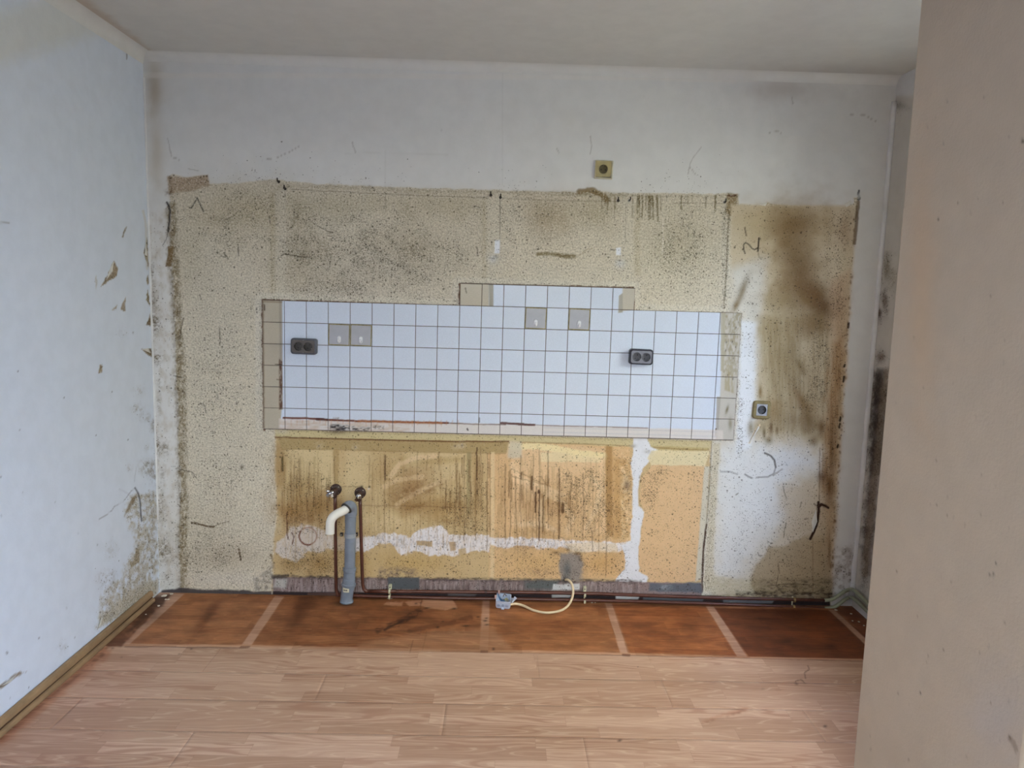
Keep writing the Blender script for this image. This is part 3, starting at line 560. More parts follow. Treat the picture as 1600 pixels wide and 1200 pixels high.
# ------------------------------------------------------------------ right wall with the side window
def paint_right(c):
    K = c.mix; c.emb[:] = .7
    ok = (c.P[:,1] > -0.5)
    K(c.poly([(1345,150),(1440,150),(1420,400),(1380,940),(1320,960)],6,3), (200,196,184), .8)
    DK = (44,28,20)
    for cx,cy,rx,ry,a,col in ((1386,420,9,28,.7,(110,96,62)),(1382,470,6,18,.85,(84,58,34)),(1374,490,5,12,.9,(84,58,34)),(1377,558,11,10,.75,(100,72,46)),(1372,590,10,16,.9,DK),(1371,620,15,30,.95,DK),(1370,660,16,34,1,DK),(1368,700,15,30,.95,DK),(1364,735,12,26,.8,(64,44,34)),(1360,780,10,40,.75,(78,54,38)),(1354,830,9,36,.85,(52,32,30)),(1352,870,8,30,.9,(46,30,32)),(1350,910,8,20,.5,(96,78,66)),(1395,440,8,20,.4,(130,120,88)),(1404,165,14,8,.6,(110,104,84))):
        K(c.noisy(c.blob(cx,cy,rx,ry,0,.6,3,9),3.2,5,.10,.42,cx%6), col, a, speck=.6)
    K(c.poly([(1370,574),(1386,578),(1385,640),(1380,740),(1359,748),(1363,650)],4,4,6), DK, .7)
    K(c.poly([(1360,745),(1372,745),(1362,900),(1350,900),(1354,820)],4,5,7), (70,48,40), .55)
    K(c.poly([(1380,575),(1392,575),(1372,760),(1355,900),(1345,900),(1362,740)],4,4), (150,134,112), .5, speck=.5)
VY0, VY1, VZ0, VZ1 = -4.25, -2.45, 0.85, 2.15  # extra opening added so fill light reaches the left wall
YR = srt(np.linspace(-0.3, 0, 91), np.array([WY0, WY1, VY0, VY1]), np.linspace(YB, -0.3, 60))
ZR = srt(np.linspace(0, ZC, 440), np.array([WZ0, WZ1, VZ0, VZ1]))
wr = grid_obj('wall_right', YR, ZR, lambda a, b: (np.full_like(a, XR), a, b), paint_right, WALL, hole=[(WY0, WY1, WZ0, WZ1), (VY0, VY1, VZ0, VZ1)], flip=True); wr['kind'] = 'structure'
def structure(o): o['kind'] = 'structure'; return o
def constattr(o, col, emb=.5, grit=0., speck=0.):
    me = o.data; n = len(me.vertices)
    class Q: pass
    q = Q(); q.c = np.tile(lin(col), (n,1)); q.speck = np.full(n, speck); q.grit = np.full(n, grit); q.emb = np.full(n, emb); set_attr(me, q)
    return o
WHITE_PLASTIC = sock_mat('window_plastic', (232,232,230), .35)
GLASS, gt, gb = newmat('window_glass', 0.02, (255,255,255)); gb.inputs['Transmission Weight'].default_value = 1.0; gb.inputs['IOR'].default_value = 1.0; gb.inputs['Alpha'].default_value = 0.15
# reveal of the side window, its frame, sash bar and panes
def reveal(name, y0, y1, z0, z1):
    bm = bmesh.new()
    for lo, hi in (((XR+.0015, y0-.03, z0-.03), (XR+.28, y1+.03, z0)), ((XR+.0015, y0-.03, z1), (XR+.28, y1+.03, z1+.03)), ((XR+.0015, y0-.03, z0), (XR+.28, y0, z1)), ((XR+.0015, y1, z0), (XR+.28, y1+.03, z1))):
        b2 = box_bm(lo, hi); me_ = bpy.data.meshes.new('t'); b2.to_mesh(me_); b2.free(); bm.from_mesh(me_); bpy.data.meshes.remove(me_)
    return structure(constattr(from_bm(name, bm, WALL), (228,226,222)))
win = reveal('window_1', WY0, WY1, WZ0, WZ1); added_win3 = reveal('added_window_3', VY0, VY1, VZ0, VZ1)  # the second one is an added window for the front fill lamp
def frame_parts(parent, lo, hi, axis):
    t = .05
    # outer frame bars in the plane normal to axis (0 = x, 1 = y)
    o = 1-axis
    def bar(name, a0, a1, z0, z1):
        l = [0,0,z0]; h = [0,0,z1]; l[axis] = lo[axis]; h[axis] = hi[axis]; l[o] = a0; h[o] = a1
        return from_bm(name, box_bm(l, h, .006, 2), WHITE_PLASTIC, parent)
    bar('frame_bar', lo[o], hi[o], lo[2], lo[2]+t); bar('frame_bar', lo[o], hi[o], hi[2]-t, hi[2])
    bar('frame_bar', lo[o], lo[o]+t, lo[2]+t, hi[2]-t); bar('frame_bar', hi[o]-t, hi[o], lo[2]+t, hi[2]-t)
    mid = (lo[o]+hi[o])/2; bar('frame_bar', mid-.03, mid+.03, lo[2]+t, hi[2]-t)
    for a0, a1 in ((lo[o]+t, mid-.03), (mid+.03, hi[o]-t)):
        l = [0,0,lo[2]+t]; h = [0,0,hi[2]-t]; c0 = (lo[axis]+hi[axis])/2; l[axis] = c0-.003; h[axis] = c0+.003; l[o] = a0; h[o] = a1
        from_bm('pane', box_bm(l, h), GLASS, parent)
frame_parts(win, (XR+.17, WY0, WZ0), (XR+.23, WY1, WZ1), 0)
frame_parts(added_win3, (XR+.17, VY0, VZ0), (XR+.23, VY1, VZ1), 0)

# ------------------------------------------------------------------ ceiling, rear wall, pier
def paint_ceil(c):
    K = c.mix; c.emb[:] = .35
    K(c.noisy(c.line([(1150,120),(1220,120),(1300,123),(1400,126)],1.5,5,2),30,4,.2,.55,2), (126,114,98), .75)
    K(c.blob(1290,112,110,16), (188,184,178), .6)
    K(c.line([(117,0),(197,62),(232,92)],5,14,4), (182,160,136), .55); K(c.blob(240,92,34,10), (180,162,138), .5)
    K(c.line([(232,98),(500,112),(1100,122)],1.0,4,1), (208,204,196), .5)
cl = grid_obj('ceiling', np.linspace(XL, XR, 240), srt(np.linspace(-1.0, 0, 120), np.linspace(YB, -1.0, 12)), lambda a, b: (a, b, np.full_like(a, ZC)), paint_ceil, WALL, base=(213,211,205)); cl['kind'] = 'structure'
bmr = bmesh.new()
WR0, WR1, WRZ0, WRZ1 = 0.15, 2.05, 0.9, 2.2  # rear opening added to let fill light in
rear = grid_obj('wall_rear', srt(np.linspace(XL, XR, 12), np.array([WR0, WR1])), srt(np.linspace(0, ZC, 9), np.array([WRZ0, WRZ1])), lambda a, b: (a, np.full_like(a, YB), b), None, WALL, hole=(WR0, WR1, WRZ0, WRZ1), flip=True); rear['kind'] = 'structure'
added_win2 = structure(from_bm('added_window_2', box_bm((WR0-.05, YB-.02, WRZ0-.04), (WR1+.05, YB+.10, WRZ0-.005), .006), WHITE_PLASTIC))  # added window, goes with the rear fill lamp
frame_parts(added_win2, (WR0, YB-.07, WRZ0), (WR1, YB-.01, WRZ1), 1)

PX, PY0, PY1 = 2.10, -2.108, -1.518
def paint_pier(c):
    rnd = random.Random(11); c.emb[:] = 1.0
    c.mix(c.blob(1440,450,26,260), (214,186,152), .5); c.mix(c.blob(1560,1120,60,90), (196,190,190), .4)  # first blob paints the warm light along the rounded far edge
    for k in range(70):
        c.mix(c.blob(rnd.uniform(1350,1600), rnd.uniform(120,1190), rnd.uniform(.8,1.8), rnd.uniform(1.2,2.6),0,.2), (120,96,74), rnd.uniform(.3,.8))
    for x,y,r in ((1578,1152,2.6),(1598,220,3),(1480,158,1.5),(1474,224,1.5),(1552,898,2),(1546,899,1.8),(1556,881,1.6),(1438,1083,1.8),(1466,342,1.6),(1490,808,1.5),(1576,1095,1.6),(1545,1010,1.6)):
        c.mix(c.blob(x,y,r,r*1.3,0,.2), (60,48,42), .95)
    c.mix(c.line([(1578,1153),(1584,1162),(1588,1172)],2,3,1), (146,128,110), .6)
pier = grid_obj('wall_pier', np.linspace(PY0, PY1, 160), np.linspace(0, ZC, 420), lambda a, b: (np.full_like(a, PX), a, b), paint_pier, WALL, base=(208,192,172))
# side faces of the pier with a rounded arris, joined to the same structure
def arc_face(name, y, sgn):
    r = .012; pts = [(PX+r*(1-math.cos(t)), y+sgn*r*math.sin(t)) for t in np.linspace(0, math.pi/2, 6)] + [(XR, y+sgn*r)]
    bm = bmesh.new(); A = [bm.verts.new((p[0], p[1], 0)) for p in pts]; B = [bm.verts.new((p[0], p[1], ZC)) for p in pts]
    for k in range(len(pts)-1): bm.faces.new((A[k], A[k+1], B[k+1], B[k]))
    o = from_bm(name, bm, WALL, pier, True); constattr(o, (206,190,170), emb=1.0); return o
arc_face('end_face', PY1, 1); arc_face('end_face', PY0, -1); pier['kind'] = 'structure'
pass

# ------------------------------------------------------------------ corner bead strips (painted filler in the two back corners)
bead_m = sock_mat('filler_bead', (228,226,224), .6, bump=.2, noise_amt=.08, scale=14)
def bead(name, x, sg, z0, z1, r):
    pts = []
    rr = random.Random(4)
    for k in range(60):
        z = z0+(z1-z0)*k/59; pts.append((x+sg*r*.35+rr.uniform(-.0008,.0008), -r*.35, z))
    o = from_bm(name, tube_bm(pts, [r*(.85+.3*rr.random()) for _ in pts], 8), bead_m, None, True); o['kind'] = 'structure'
bead('trim_1', XL, 1, 0.36, 2.36, .0055)
bead('trim_2', XR, -1, 0.05, 2.36, .0130)
# small cove at the top of the back wall and left wall
def cove(name, axis):
    r = .045; bm = bmesh.new(); rows = []
    for k in range(7):
        t = math.pi/2*k/6; d = r*(1-math.sin(t)); e = r*(1-math.cos(t))
        if axis == 0: rows.append((bm.verts.new((XL, -d-.0006, ZC-e)), bm.verts.new((XR, -d-.0006, ZC-e))))
        else: rows.append((bm.verts.new((XL+d+.0006, 0, ZC-e)), bm.verts.new((XL+d+.0006, YB, ZC-e))))
    for a, b in zip(rows, rows[1:]): bm.faces.new((a[0], a[1], b[1], b[0]))
    o = from_bm(name, bm, WALL, None, True); constattr(o, (222,220,215), .35); o['kind'] = 'structure'
cove('trim_3', 0); cove('trim_4', 1)

# ------------------------------------------------------------------ floor
def floor_material():
    mt, t, b = newmat('laminate', 0.42); N = NT(t)
    pos = N.n('ShaderNodeNewGeometry').outputs['Position']
    s = N.n('ShaderNodeSeparateXYZ'); N.L(pos, s.inputs[0]); x, y = s.outputs[0], s.outputs[1]
    row = N.math('FLOOR', N.math('DIVIDE', N.math('ADD', y, 0.7312+6.35), 0.0635))
    wn = N.n('ShaderNodeTexWhiteNoise', noise_dimensions='1D'); N.L(row, wn.inputs['W'])
    xs = N.math('DIVIDE', N.math('ADD', x, N.math('MULTIPLY', wn.outputs['Value'], 2.0)), 0.47)
    cell = N.math('FLOOR', xs)
    cv = N.n('ShaderNodeCombineXYZ'); N.L(row, cv.inputs[0]); N.L(cell, cv.inputs[1])
    w2 = N.n('ShaderNodeTexWhiteNoise', noise_dimensions='3D'); N.L(cv.outputs[0], w2.inputs['Vector'])
    rid = w2.outputs['Value']; ss = N.n('ShaderNodeSeparateColor'); N.L(w2.outputs['Color'], ss.inputs[0])
    gv = N.n('ShaderNodeCombineXYZ'); N.L(N.math('MULTIPLY', x, 2.2), gv.inputs[0]); N.L(N.math('MULTIPLY', y, 17.0), gv.inputs[1]); N.L(N.math('MULTIPLY', rid, 60.0), gv.inputs[2])
    n1 = N.noise(gv.outputs[0], 1.0, 1.5, .4)
    rings = N.math('SINE', N.math('MULTIPLY', n1, 52.0))
    veins = N.math('MULTIPLY', N.mapr(rings, .2, 1.0), N.mapr(ss.outputs[1], .35, .9, .2, 1.0))
    gv2 = N.n('ShaderNodeCombineXYZ'); N.L(N.math('MULTIPLY', x, 14.0), gv2.inputs[0]); N.L(N.math('MULTIPLY', y, 420.0), gv2.inputs[1]); N.L(N.math('MULTIPLY', rid, 60.0), gv2.inputs[2])
    n2 = N.noise(gv2.outputs[0], 1.0, 3, .6)
    base = N.mixc(rid, col4((176,138,112)), col4((204,166,140)))
    base = N.mixc(N.math('MULTIPLY', veins, .60), base, col4((160,114,90)))
    base = N.mixc(N.mapr(n2, .35, .7, 0, .30), base, col4((150,108,82)))
    base = N.mixc(N.math('MULTIPLY', N.mapr(rings, -1.0, -.8, 1.0, 0.0), .3), base, col4((222,190,162)))
    # printed joints between staves
    fy = N.math('FRACT', N.math('DIVIDE', N.math('ADD', y, 0.7312+6.35), 0.0635)); fx = N.math('FRACT', xs)
    jy = N.math('ADD', N.mapr(fy, 0.0, .03, 1, 0), N.mapr(fy, .97, 1.0, 0, 1)); jx = N.math('ADD', N.mapr(fx, 0.0, .004, 1, 0), N.mapr(fx, .996, 1.0, 0, 1))
    base = N.mixc(N.math('MULTIPLY', N.math('MAXIMUM', jy, jx), .22, clamp=True), base, col4((120,84,64)))
    ca = N.n('ShaderNodeAttribute', attribute_name='Col').outputs['Color']      # stain: what the soaked laminate lets through
    ms = N.n('ShaderNodeAttribute', attribute_name='Msk').outputs['Color']
    sp = N.n('ShaderNodeSeparateColor'); N.L(ms, sp.inputs[0]); speck, cover, _ = sp.outputs
    blot = N.mapr(N.noise(N.scale(pos, (1.0,1.6,1.0)), 9.0, 5, .6), .3, .7, .66, 1.16)
    st = N.mixc(1.0, base, ca, 'MULTIPLY')
    st = N.mixc(N.math('MULTIPLY', speck, .9, clamp=True), st, N.mixc(1.0, st, N_gray(N, blot), 'MULTIPLY'))
    st = N.mixc(cover, st, ca)                                                  # opaque marks
    N.L(st, b.inputs['Base Color'])
    N.L(N.mapr(speck, 0, 1, .40, .62, False), b.inputs['Roughness']); b.inputs['Specular IOR Level'].default_value = .35
    bp = N.n('ShaderNodeBump'); bp.inputs['Distance'].default_value = .001; bp.inputs['Strength'].default_value = .15
    N.L(n2, bp.inputs['Height']); N.L(bp.outputs[0], b.inputs['Normal'])
    return mt
LAM = floor_material()
def paint_floor(c):
    """Col is a multiplier (white = clean); speck = blotchiness; grit = opaque cover"""
    K = c.mix; rnd = random.Random(8); c.warm = False
    zone = [(185,1012),(250,928),(1330,940),(1400,1032),(1169,1028),(977,1022),(760,1017),(384,1010)]
    S1 = (222,186,150)
    K(c.poly([(202,1007),(268,926),(1330,938),(1400,1032),(1169,1027),(977,1022),(760,1017),(384,1008.5)],1.2), S1, 1.0, speck=1.0)
    # cabinet footprints, each its own brown
    def foot(pts, col, a=1.0, f=1.0, wv=.6): K(c.poly(pts,f,wv), col, a, speck=1.0)
    foot([(288,928),(428,932),(376,1007),(203,1005)], (218,178,138))
    foot([(446,932),(752,940),(748,1004),(740,1014),(393,1008)], (206,166,126), 1, 1.5, 1.5)
    foot([(766,940),(944,944),(970,1018),(763,1014)], (222,180,136))
    foot([(958,944),(1102,948),(1152,1024),(984,1020)], (215,161,110))
    foot([(1116,950),(1293,953),(1420,1032),(1170,1026)], (158,108,70))
    # lighter strips between cabinets
    for pts in ([(268,927),(288,928),(203,1006),(192,1009)], [(430,931),(444,932),(392,1009),(377,1009)], [(754,938),(765,938),(763,1016),(749,1016)], [(945,942),(956,943),(982,1022),(970,1022)], [(1103,947),(1115,948),(1169,1028),(1152,1026)], [(1294,952),(1304,953),(1390,1032),(1378,1032)]):
        K(c.poly(pts,.8,.5), (250,240,236), 1.0, speck=.1)
    K(c.line([(195,1008),(384,1009),(760,1016.5),(977,1021.5),(1169,1027.5),(1347,1031)],1.1,.9,.3), (255,240,222), .9, speck=0)
    K(c.line([(195,1010.5),(384,1012)],.5,.7,.3), (140,105,89), .8); K(c.line([(690,1017),(977,1024),(1100,1027),(1347,1033)],.4,.7,.4), (152,115,96), .7)
    # washed-out end of the middle footprint
    K(c.poly([(560,1008),(620,995),(720,985),(770,980),(800,1014),(760,1017),(560,1014)],6,4), (236,212,186), .75, speck=.4)
    K(c.poly([(766,985),(786,1000),(800,1016),(763,1016)],4,2), (238,214,190), .8)
    # dark blots and streaks
    for cx,cy,rx,ry,ang,col,a in ((320,970,8,44,38,(140,94,54),.6),(330,955,8,30,38,(138,91,51),.5),(465,965,14,46,30,(122,77,42),.65),(480,945,30,16,0,(126,84,49),.6),(600,955,60,16,0,(154,103,63),.5),(560,980,80,14,0,(164,115,73),.5),(640,965,40,12,0,(140,91,51),.5),(440,1000,40,8,0,(176,129,84),.4),
        (880,975,60,12,0,(176,122,73),.5),(1010,985,50,12,15,(154,108,66),.55),(1080,975,30,16,20,(140,94,54),.5),(1060,1000,40,10,0,(176,131,89),.4),(1230,960,90,14,0,(103,63,37),.7),(1230,1002,12,4,0,(70,40,21),.6),(1300,1010,10,5,0,(75,42,21),.6),(1200,985,80,20,0,(122,77,44),.4),(1280,975,30,26,0,(176,115,58),.4),
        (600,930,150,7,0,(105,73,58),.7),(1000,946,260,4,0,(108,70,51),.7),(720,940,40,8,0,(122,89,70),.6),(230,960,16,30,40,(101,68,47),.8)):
        K(c.blob(cx,cy,rx,ry,ang,.5,3), col, a)
    K(c.noisy(c.line([(590,985),(620,974),(655,955)],3,4,2),12,3,.3,.55,2), (84,44,23), .9); K(c.line([(600,984),(630,970)],.8,1.4,1), (77,40,21), .9)
    K(c.line([(640,985),(700,975),(735,965)],1.5,4,2), (129,82,51), .6)
    for pts in ([(661,936),(708,937),(714,951),(690,953),(668,950),(657,946)],[(632,940),(658,937),(658,946),(640,948)],[(628,947),(600,945),(604,940),(630,940)]):
        K(c.poly(pts,1,1.6,6), (250,228,212), .95, speck=.2)
    for x,y,rx,ry in ((650,943,3,1.5),(657,942,2,1),(667,950,7,1.6),(710,951,5,1.6),(747,964,3.5,1.4),(760,966,3,1.2),(758,970,4,1.5),(761,976,4,1.3),(728,978,8,1.4),(684,980,3,2),(692,971,2,1),(771,1014,2.5,2.6),(166,1013,3,1.6),(650,930,2,1),(1145,1170,1,1)):
        K(c.blob(x,y,rx,ry,-4,.3), (68,35,21), .95)
    K(c.line([(659,936),(657,950),(650,965)],.35,.7,.3), (112,70,47), .8); K(c.line([(640,1020),(645,1000)],.4,.8,.3), (129,87,63), .6)
    K(c.poly([(376,1009),(392,1009),(388,1013),(374,1013)],.5), (140,103,82), .7); K(c.poly([(751,1016),(763,1016),(762,1020),(751,1020)],.5), (152,115,94), .7); K(c.poly([(972,1021),(985,1022),(984,1026),(972,1025)],.5), (140,98,77), .75)
    K(c.blob(541,944,19,4.5,0,.2), (48,32,26), .9)
    # soaked margins at both side walls
    K(c.poly([(160,1005),(232,938),(268,928),(200,1000),(190,1010),(168,1012)],2,2), (131,89,56), .9, speck=1)
    K(c.noisy(c.poly([(190,985),(240,945),(262,935),(220,985),(196,1006)],2,2),9,6,.5,.6,3), (230,200,180), .7)
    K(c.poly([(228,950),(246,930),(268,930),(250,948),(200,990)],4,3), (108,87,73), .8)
    K(c.poly([(1305,950),(1335,948),(1400,1000),(1400,1032),(1392,1030)],2,2), (164,117,87), .8, speck=.8)
    K(c.line([(0,1152),(60,1102),(130,1045),(160,1018)],7,9,5), (229,176,138), .6); K(c.noisy(c.line([(0,1154),(60,1104),(130,1048),(160,1022)],1.5,4,2),10,6,.3,.55,3), (131,84,56), .75)
    K(c.line([(160,1012),(130,1036),(115,1048)],1.0,1.6,1), (112,70,51), .7)
    for x,y,r in ((176,1013,2),(190,1027,1.6),(280,1022,1.6),(299,1014,2.4),(968,1157,2),(1050,1132,1.8),(945,1134,2),(1045,1130,1.5),(997,1042,1),(1193,1077,1.6),(1290,1135,3),(188,1108,2),(130,1068,1.8),(596,1170,1.2),(1378,1140,1)):
        K(c.blob(x,y,r,r*.7,0,.3), (70,40,28), .9)
    K(c.line([(1248,1070),(1243,1068),(1243,1064),(1252,1062),(1258,1068)],.5,.9,.6), (129,105,87), .8); K(c.line([(1259,1060),(1257,1052),(1264,1046),(1262,1040)],.5,.9,.8), (117,91,73), .8)
    K(c.line([(1100,1128),(1120,1120),(1165,1108)],1.0,2.5,.8), (236,206,188), .5); K(c.line([(1100,1130),(1160,1112)],.4,1,.8), (176,131,105), .5)
    K(c.poly([(0,1200),(160,1200),(250,1010),(160,1015),(0,1150)],40,10), (238,214,212), .35)
floor = empty('floor', (0,0,0)); floor['kind'] = 'structure'
sub = from_bm('subfloor', box_bm((XL-.02, YB-.02, -.05), (XR+.02, .02, -.0085)), sock_mat('screed', (70,62,56), .9), floor)
YJ = -0.7312
rows = []
k = 4
while YJ + k*0.1905 > 0.0: k -= 1
edges = [0.0] + [YJ + j*0.1905 for j in range(k, -30, -1)]
rnd = random.Random(21)
for r in range(len(edges)-1):
    y1, y0 = edges[r], max(edges[r+1], YB)
    if y1 <= YB+.01: break
    off = (0.37 + r*0.47) % 1.285
    xs = [XL] + [XL+off+j*1.285 for j in range(4) if XL+off+j*1.285 < XR-.02] + [XR]
    if xs[1]-xs[0] < .05: xs.pop(1)
    fine = y0 > -0.80
    mid = y0 > -2.0
    sx, sy = (.0045, .006) if fine else ((.012, .012) if mid else (.3, .1))
    for a, b in zip(xs, xs[1:]):
        g = .0001; z = rnd.uniform(-.0002, .0002)
        A = np.linspace(a+g, b-g, max(2, int((b-a)/sx)+1)); Bc = np.linspace(y0+g, y1-g, max(2, int((y1-y0)/sy)+1))
        # edge rows drop down so every board has a rounded, real joint
        e = .0006
        A2 = srt(A, np.array([a+g+e, b-g-e])); B2 = srt(Bc, np.array([y0+g+e, y1-g-e]))
        def f(p, q, a=a, b=b, y0=y0, y1=y1, z=z, g=g, e=e):
            d = np.minimum(np.minimum(p-a-g, b-g-p), np.minimum(q-y0-g, y1-g-q))
            return (p, q, z - np.where(d < e*.5, .0005, 0.0))
        grid_obj('floor_plank', A2, B2, f, paint_floor, LAM, base=(255,255,255), parent=floor)

# ------------------------------------------------------------------ baseboard on the left wall
wood = sock_mat('baseboard_wood', (150,120,86), .5, bump=.15, noise_amt=.25, scale=9)
def baseboard():
    y_end = -0.105; y0 = YB
    prof = [(0.0,0.0),(.024,0.0),(.025,.006),(.023,.013),(.019,.016),(.012,.018),(.0105,.021),(.014,.024),(.0175,.028),(.0165,.040),(.013,.049),(.007,.052),(.001,.052)]
    bm = bmesh.new(); n = 40; R = []
    for k in range(n+1):
        y = y_end+(y0-y_end)*(k/n)**1.6; wv = .0012*math.sin(y*7)
        R.append([bm.verts.new((XL+.002+max(p[0]+(wv if p[0] > .001 else 0),0), y, p[1])) for p in prof])
    for a, b in zip(R, R[1:]):
        for j in range(len(prof)-1): bm.faces.new((a[j], a[j+1], b[j+1], b[j]))
    bm.faces.new(R[0][::-1]); bm.faces.new(R[-1])
    o = from_bm('baseboard_left', bm, wood); o['kind'] = 'structure'
    from_bm('groove_shade_strip', box_bm((XL+.004, y0, .0165), (XL+.0150, y_end-.0005, .0230)), sock_mat('groove_shade', (84,56,34), .8), o)  # dark strip painting the shade inside the moulding groove
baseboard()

# ------------------------------------------------------------------ tiled splashback
CNR = {'tl': wp(410.5,468.8), 'tr': wp(1158.5,489), 'bl': wp(412.5,669.5), 'br': wp(1145,687.2)}
def gridpt(i, j):
    s, t = i/22.0, j/6.0
    return (CNR['tl']*(1-s)+CNR['tr']*s)*(1-t) + (CNR['bl']*(1-s)+CNR['br']*s)*t
def tile_material():
    mt, t, b = newmat('glazed_tile', .22); N = NT(t)
    pos = N.n('ShaderNodeNewGeometry').outputs['Position']; ca = N.n('ShaderNodeAttribute', attribute_name='Col').outputs['Color']
    c = N.mixc(1.0, ca, N_gray(N, N.mapr(N.noise(pos, 260.0, 2), .35, .7, .955, 1.02)), 'MULTIPLY')
    oi = N.n('ShaderNodeObjectInfo').outputs['Random']; c = N.mixc(1.0, c, N_gray(N, N.mapr(oi, 0, 1, .965, 1.0, False)), 'MULTIPLY')
    N.L(c, b.inputs['Base Color']); b.inputs['Specular IOR Level'].default_value = .4
    bp = N.n('ShaderNodeBump'); bp.inputs['Strength'].default_value = .12; bp.inputs['Distance'].default_value = .002
    N.L(N.noise(pos, 60.0, 2), bp.inputs['Height']); N.L(bp.outputs[0], b.inputs['Normal'])
    return mt
TILE = tile_material()
TB = (219,227,243)
splash = empty('tiled_splashback', (1.1, 0, 0.8)); tag(splash, 'white square wall tiles with dark joints, stepped up in the middle of the stained wall', 'tiles')
SP = Vector((1.1, 0, 0.8))
gm_ = sock_mat('grout', (112,98,92), .9, noise_amt=.3, scale=60)
# mortar bed behind, following the stepped outline
def bed():
    out = [gridpt(0,0), gridpt(9,0), gridpt(9,-1.02), gridpt(17,-1.02), gridpt(17,0), gridpt(22,0), gridpt(22,6.02), gridpt(0,6.02)]
    bm = bmesh.new(); A = [bm.verts.new(Vector((p[0], -0.0004, p[2]))-SP) for p in out]; B = [bm.verts.new(Vector((p[0], -.0052, p[2]))-SP) for p in out]
    bm.faces.new(B)
    for k in range(len(out)): bm.faces.new((A[k], A[(k+1)%8], B[(k+1)%8], B[k]))
    from_bm('mortar_bed', bm, gm_, splash)
bed()
def tile_mesh(w, h, n=1, cn=None):
    """bevelled tile, centred; n cells across the face for painted ones"""
    e = .0009; xs = np.linspace(-w/2+e, w/2-e, n+1); zs = np.linspace(-h/2+e, h/2-e, n+1); V = []; Fc = []
    for x in xs:
        for z in zs: V.append((x, -.0088, z))
    m_ = n+1
    for a in range(n):
        for b in range(n): q = a*m_+b; Fc.append((q, q+m_, q+m_+1, q+1))
    ring = [a*m_ for a in range(m_)] + [n*m_+b for b in range(1, m_)] + [a*m_+n for a in range(n-1, -1, -1)] + [b for b in range(n-1, 0, -1)]
    o1 = []; o2 = []
    for q in ring:
        x, _, z = V[q]; fx = -w/2 if abs(x+w/2-e) < 1e-7 else (w/2 if abs(x-w/2+e) < 1e-7 else x); fz = -h/2 if abs(z+h/2-e) < 1e-7 else (h/2 if abs(z-h/2+e) < 1e-7 else z)
        o1.append(len(V)); V.append((fx, -.0080, fz))
    for q in ring:
        x, _, z = V[o1[ring.index(q)]]; o2.append(len(V)); V.append((x, -.0040, z))
    L = len(ring)
    for k in range(L):
        k2 = (k+1) % L; Fc.append((ring[k2], ring[k], o1[k], o1[k2])); Fc.append((o1[k2], o1[k], o2[k], o2[k2]))
    me = bpy.data.meshes.new('tile'); me.from_pydata(V, [], Fc)
    bm = bmesh.new(); bm.from_mesh(me); bmesh.ops.recalc_face_normals(bm, faces=bm.faces); bm.to_mesh(me); bm.free()
    # make sure the front faces the room (-y)
    if me.polygons[0].normal.y > 0: me.flip_normals()
    me.materials.append(TILE)
    return me
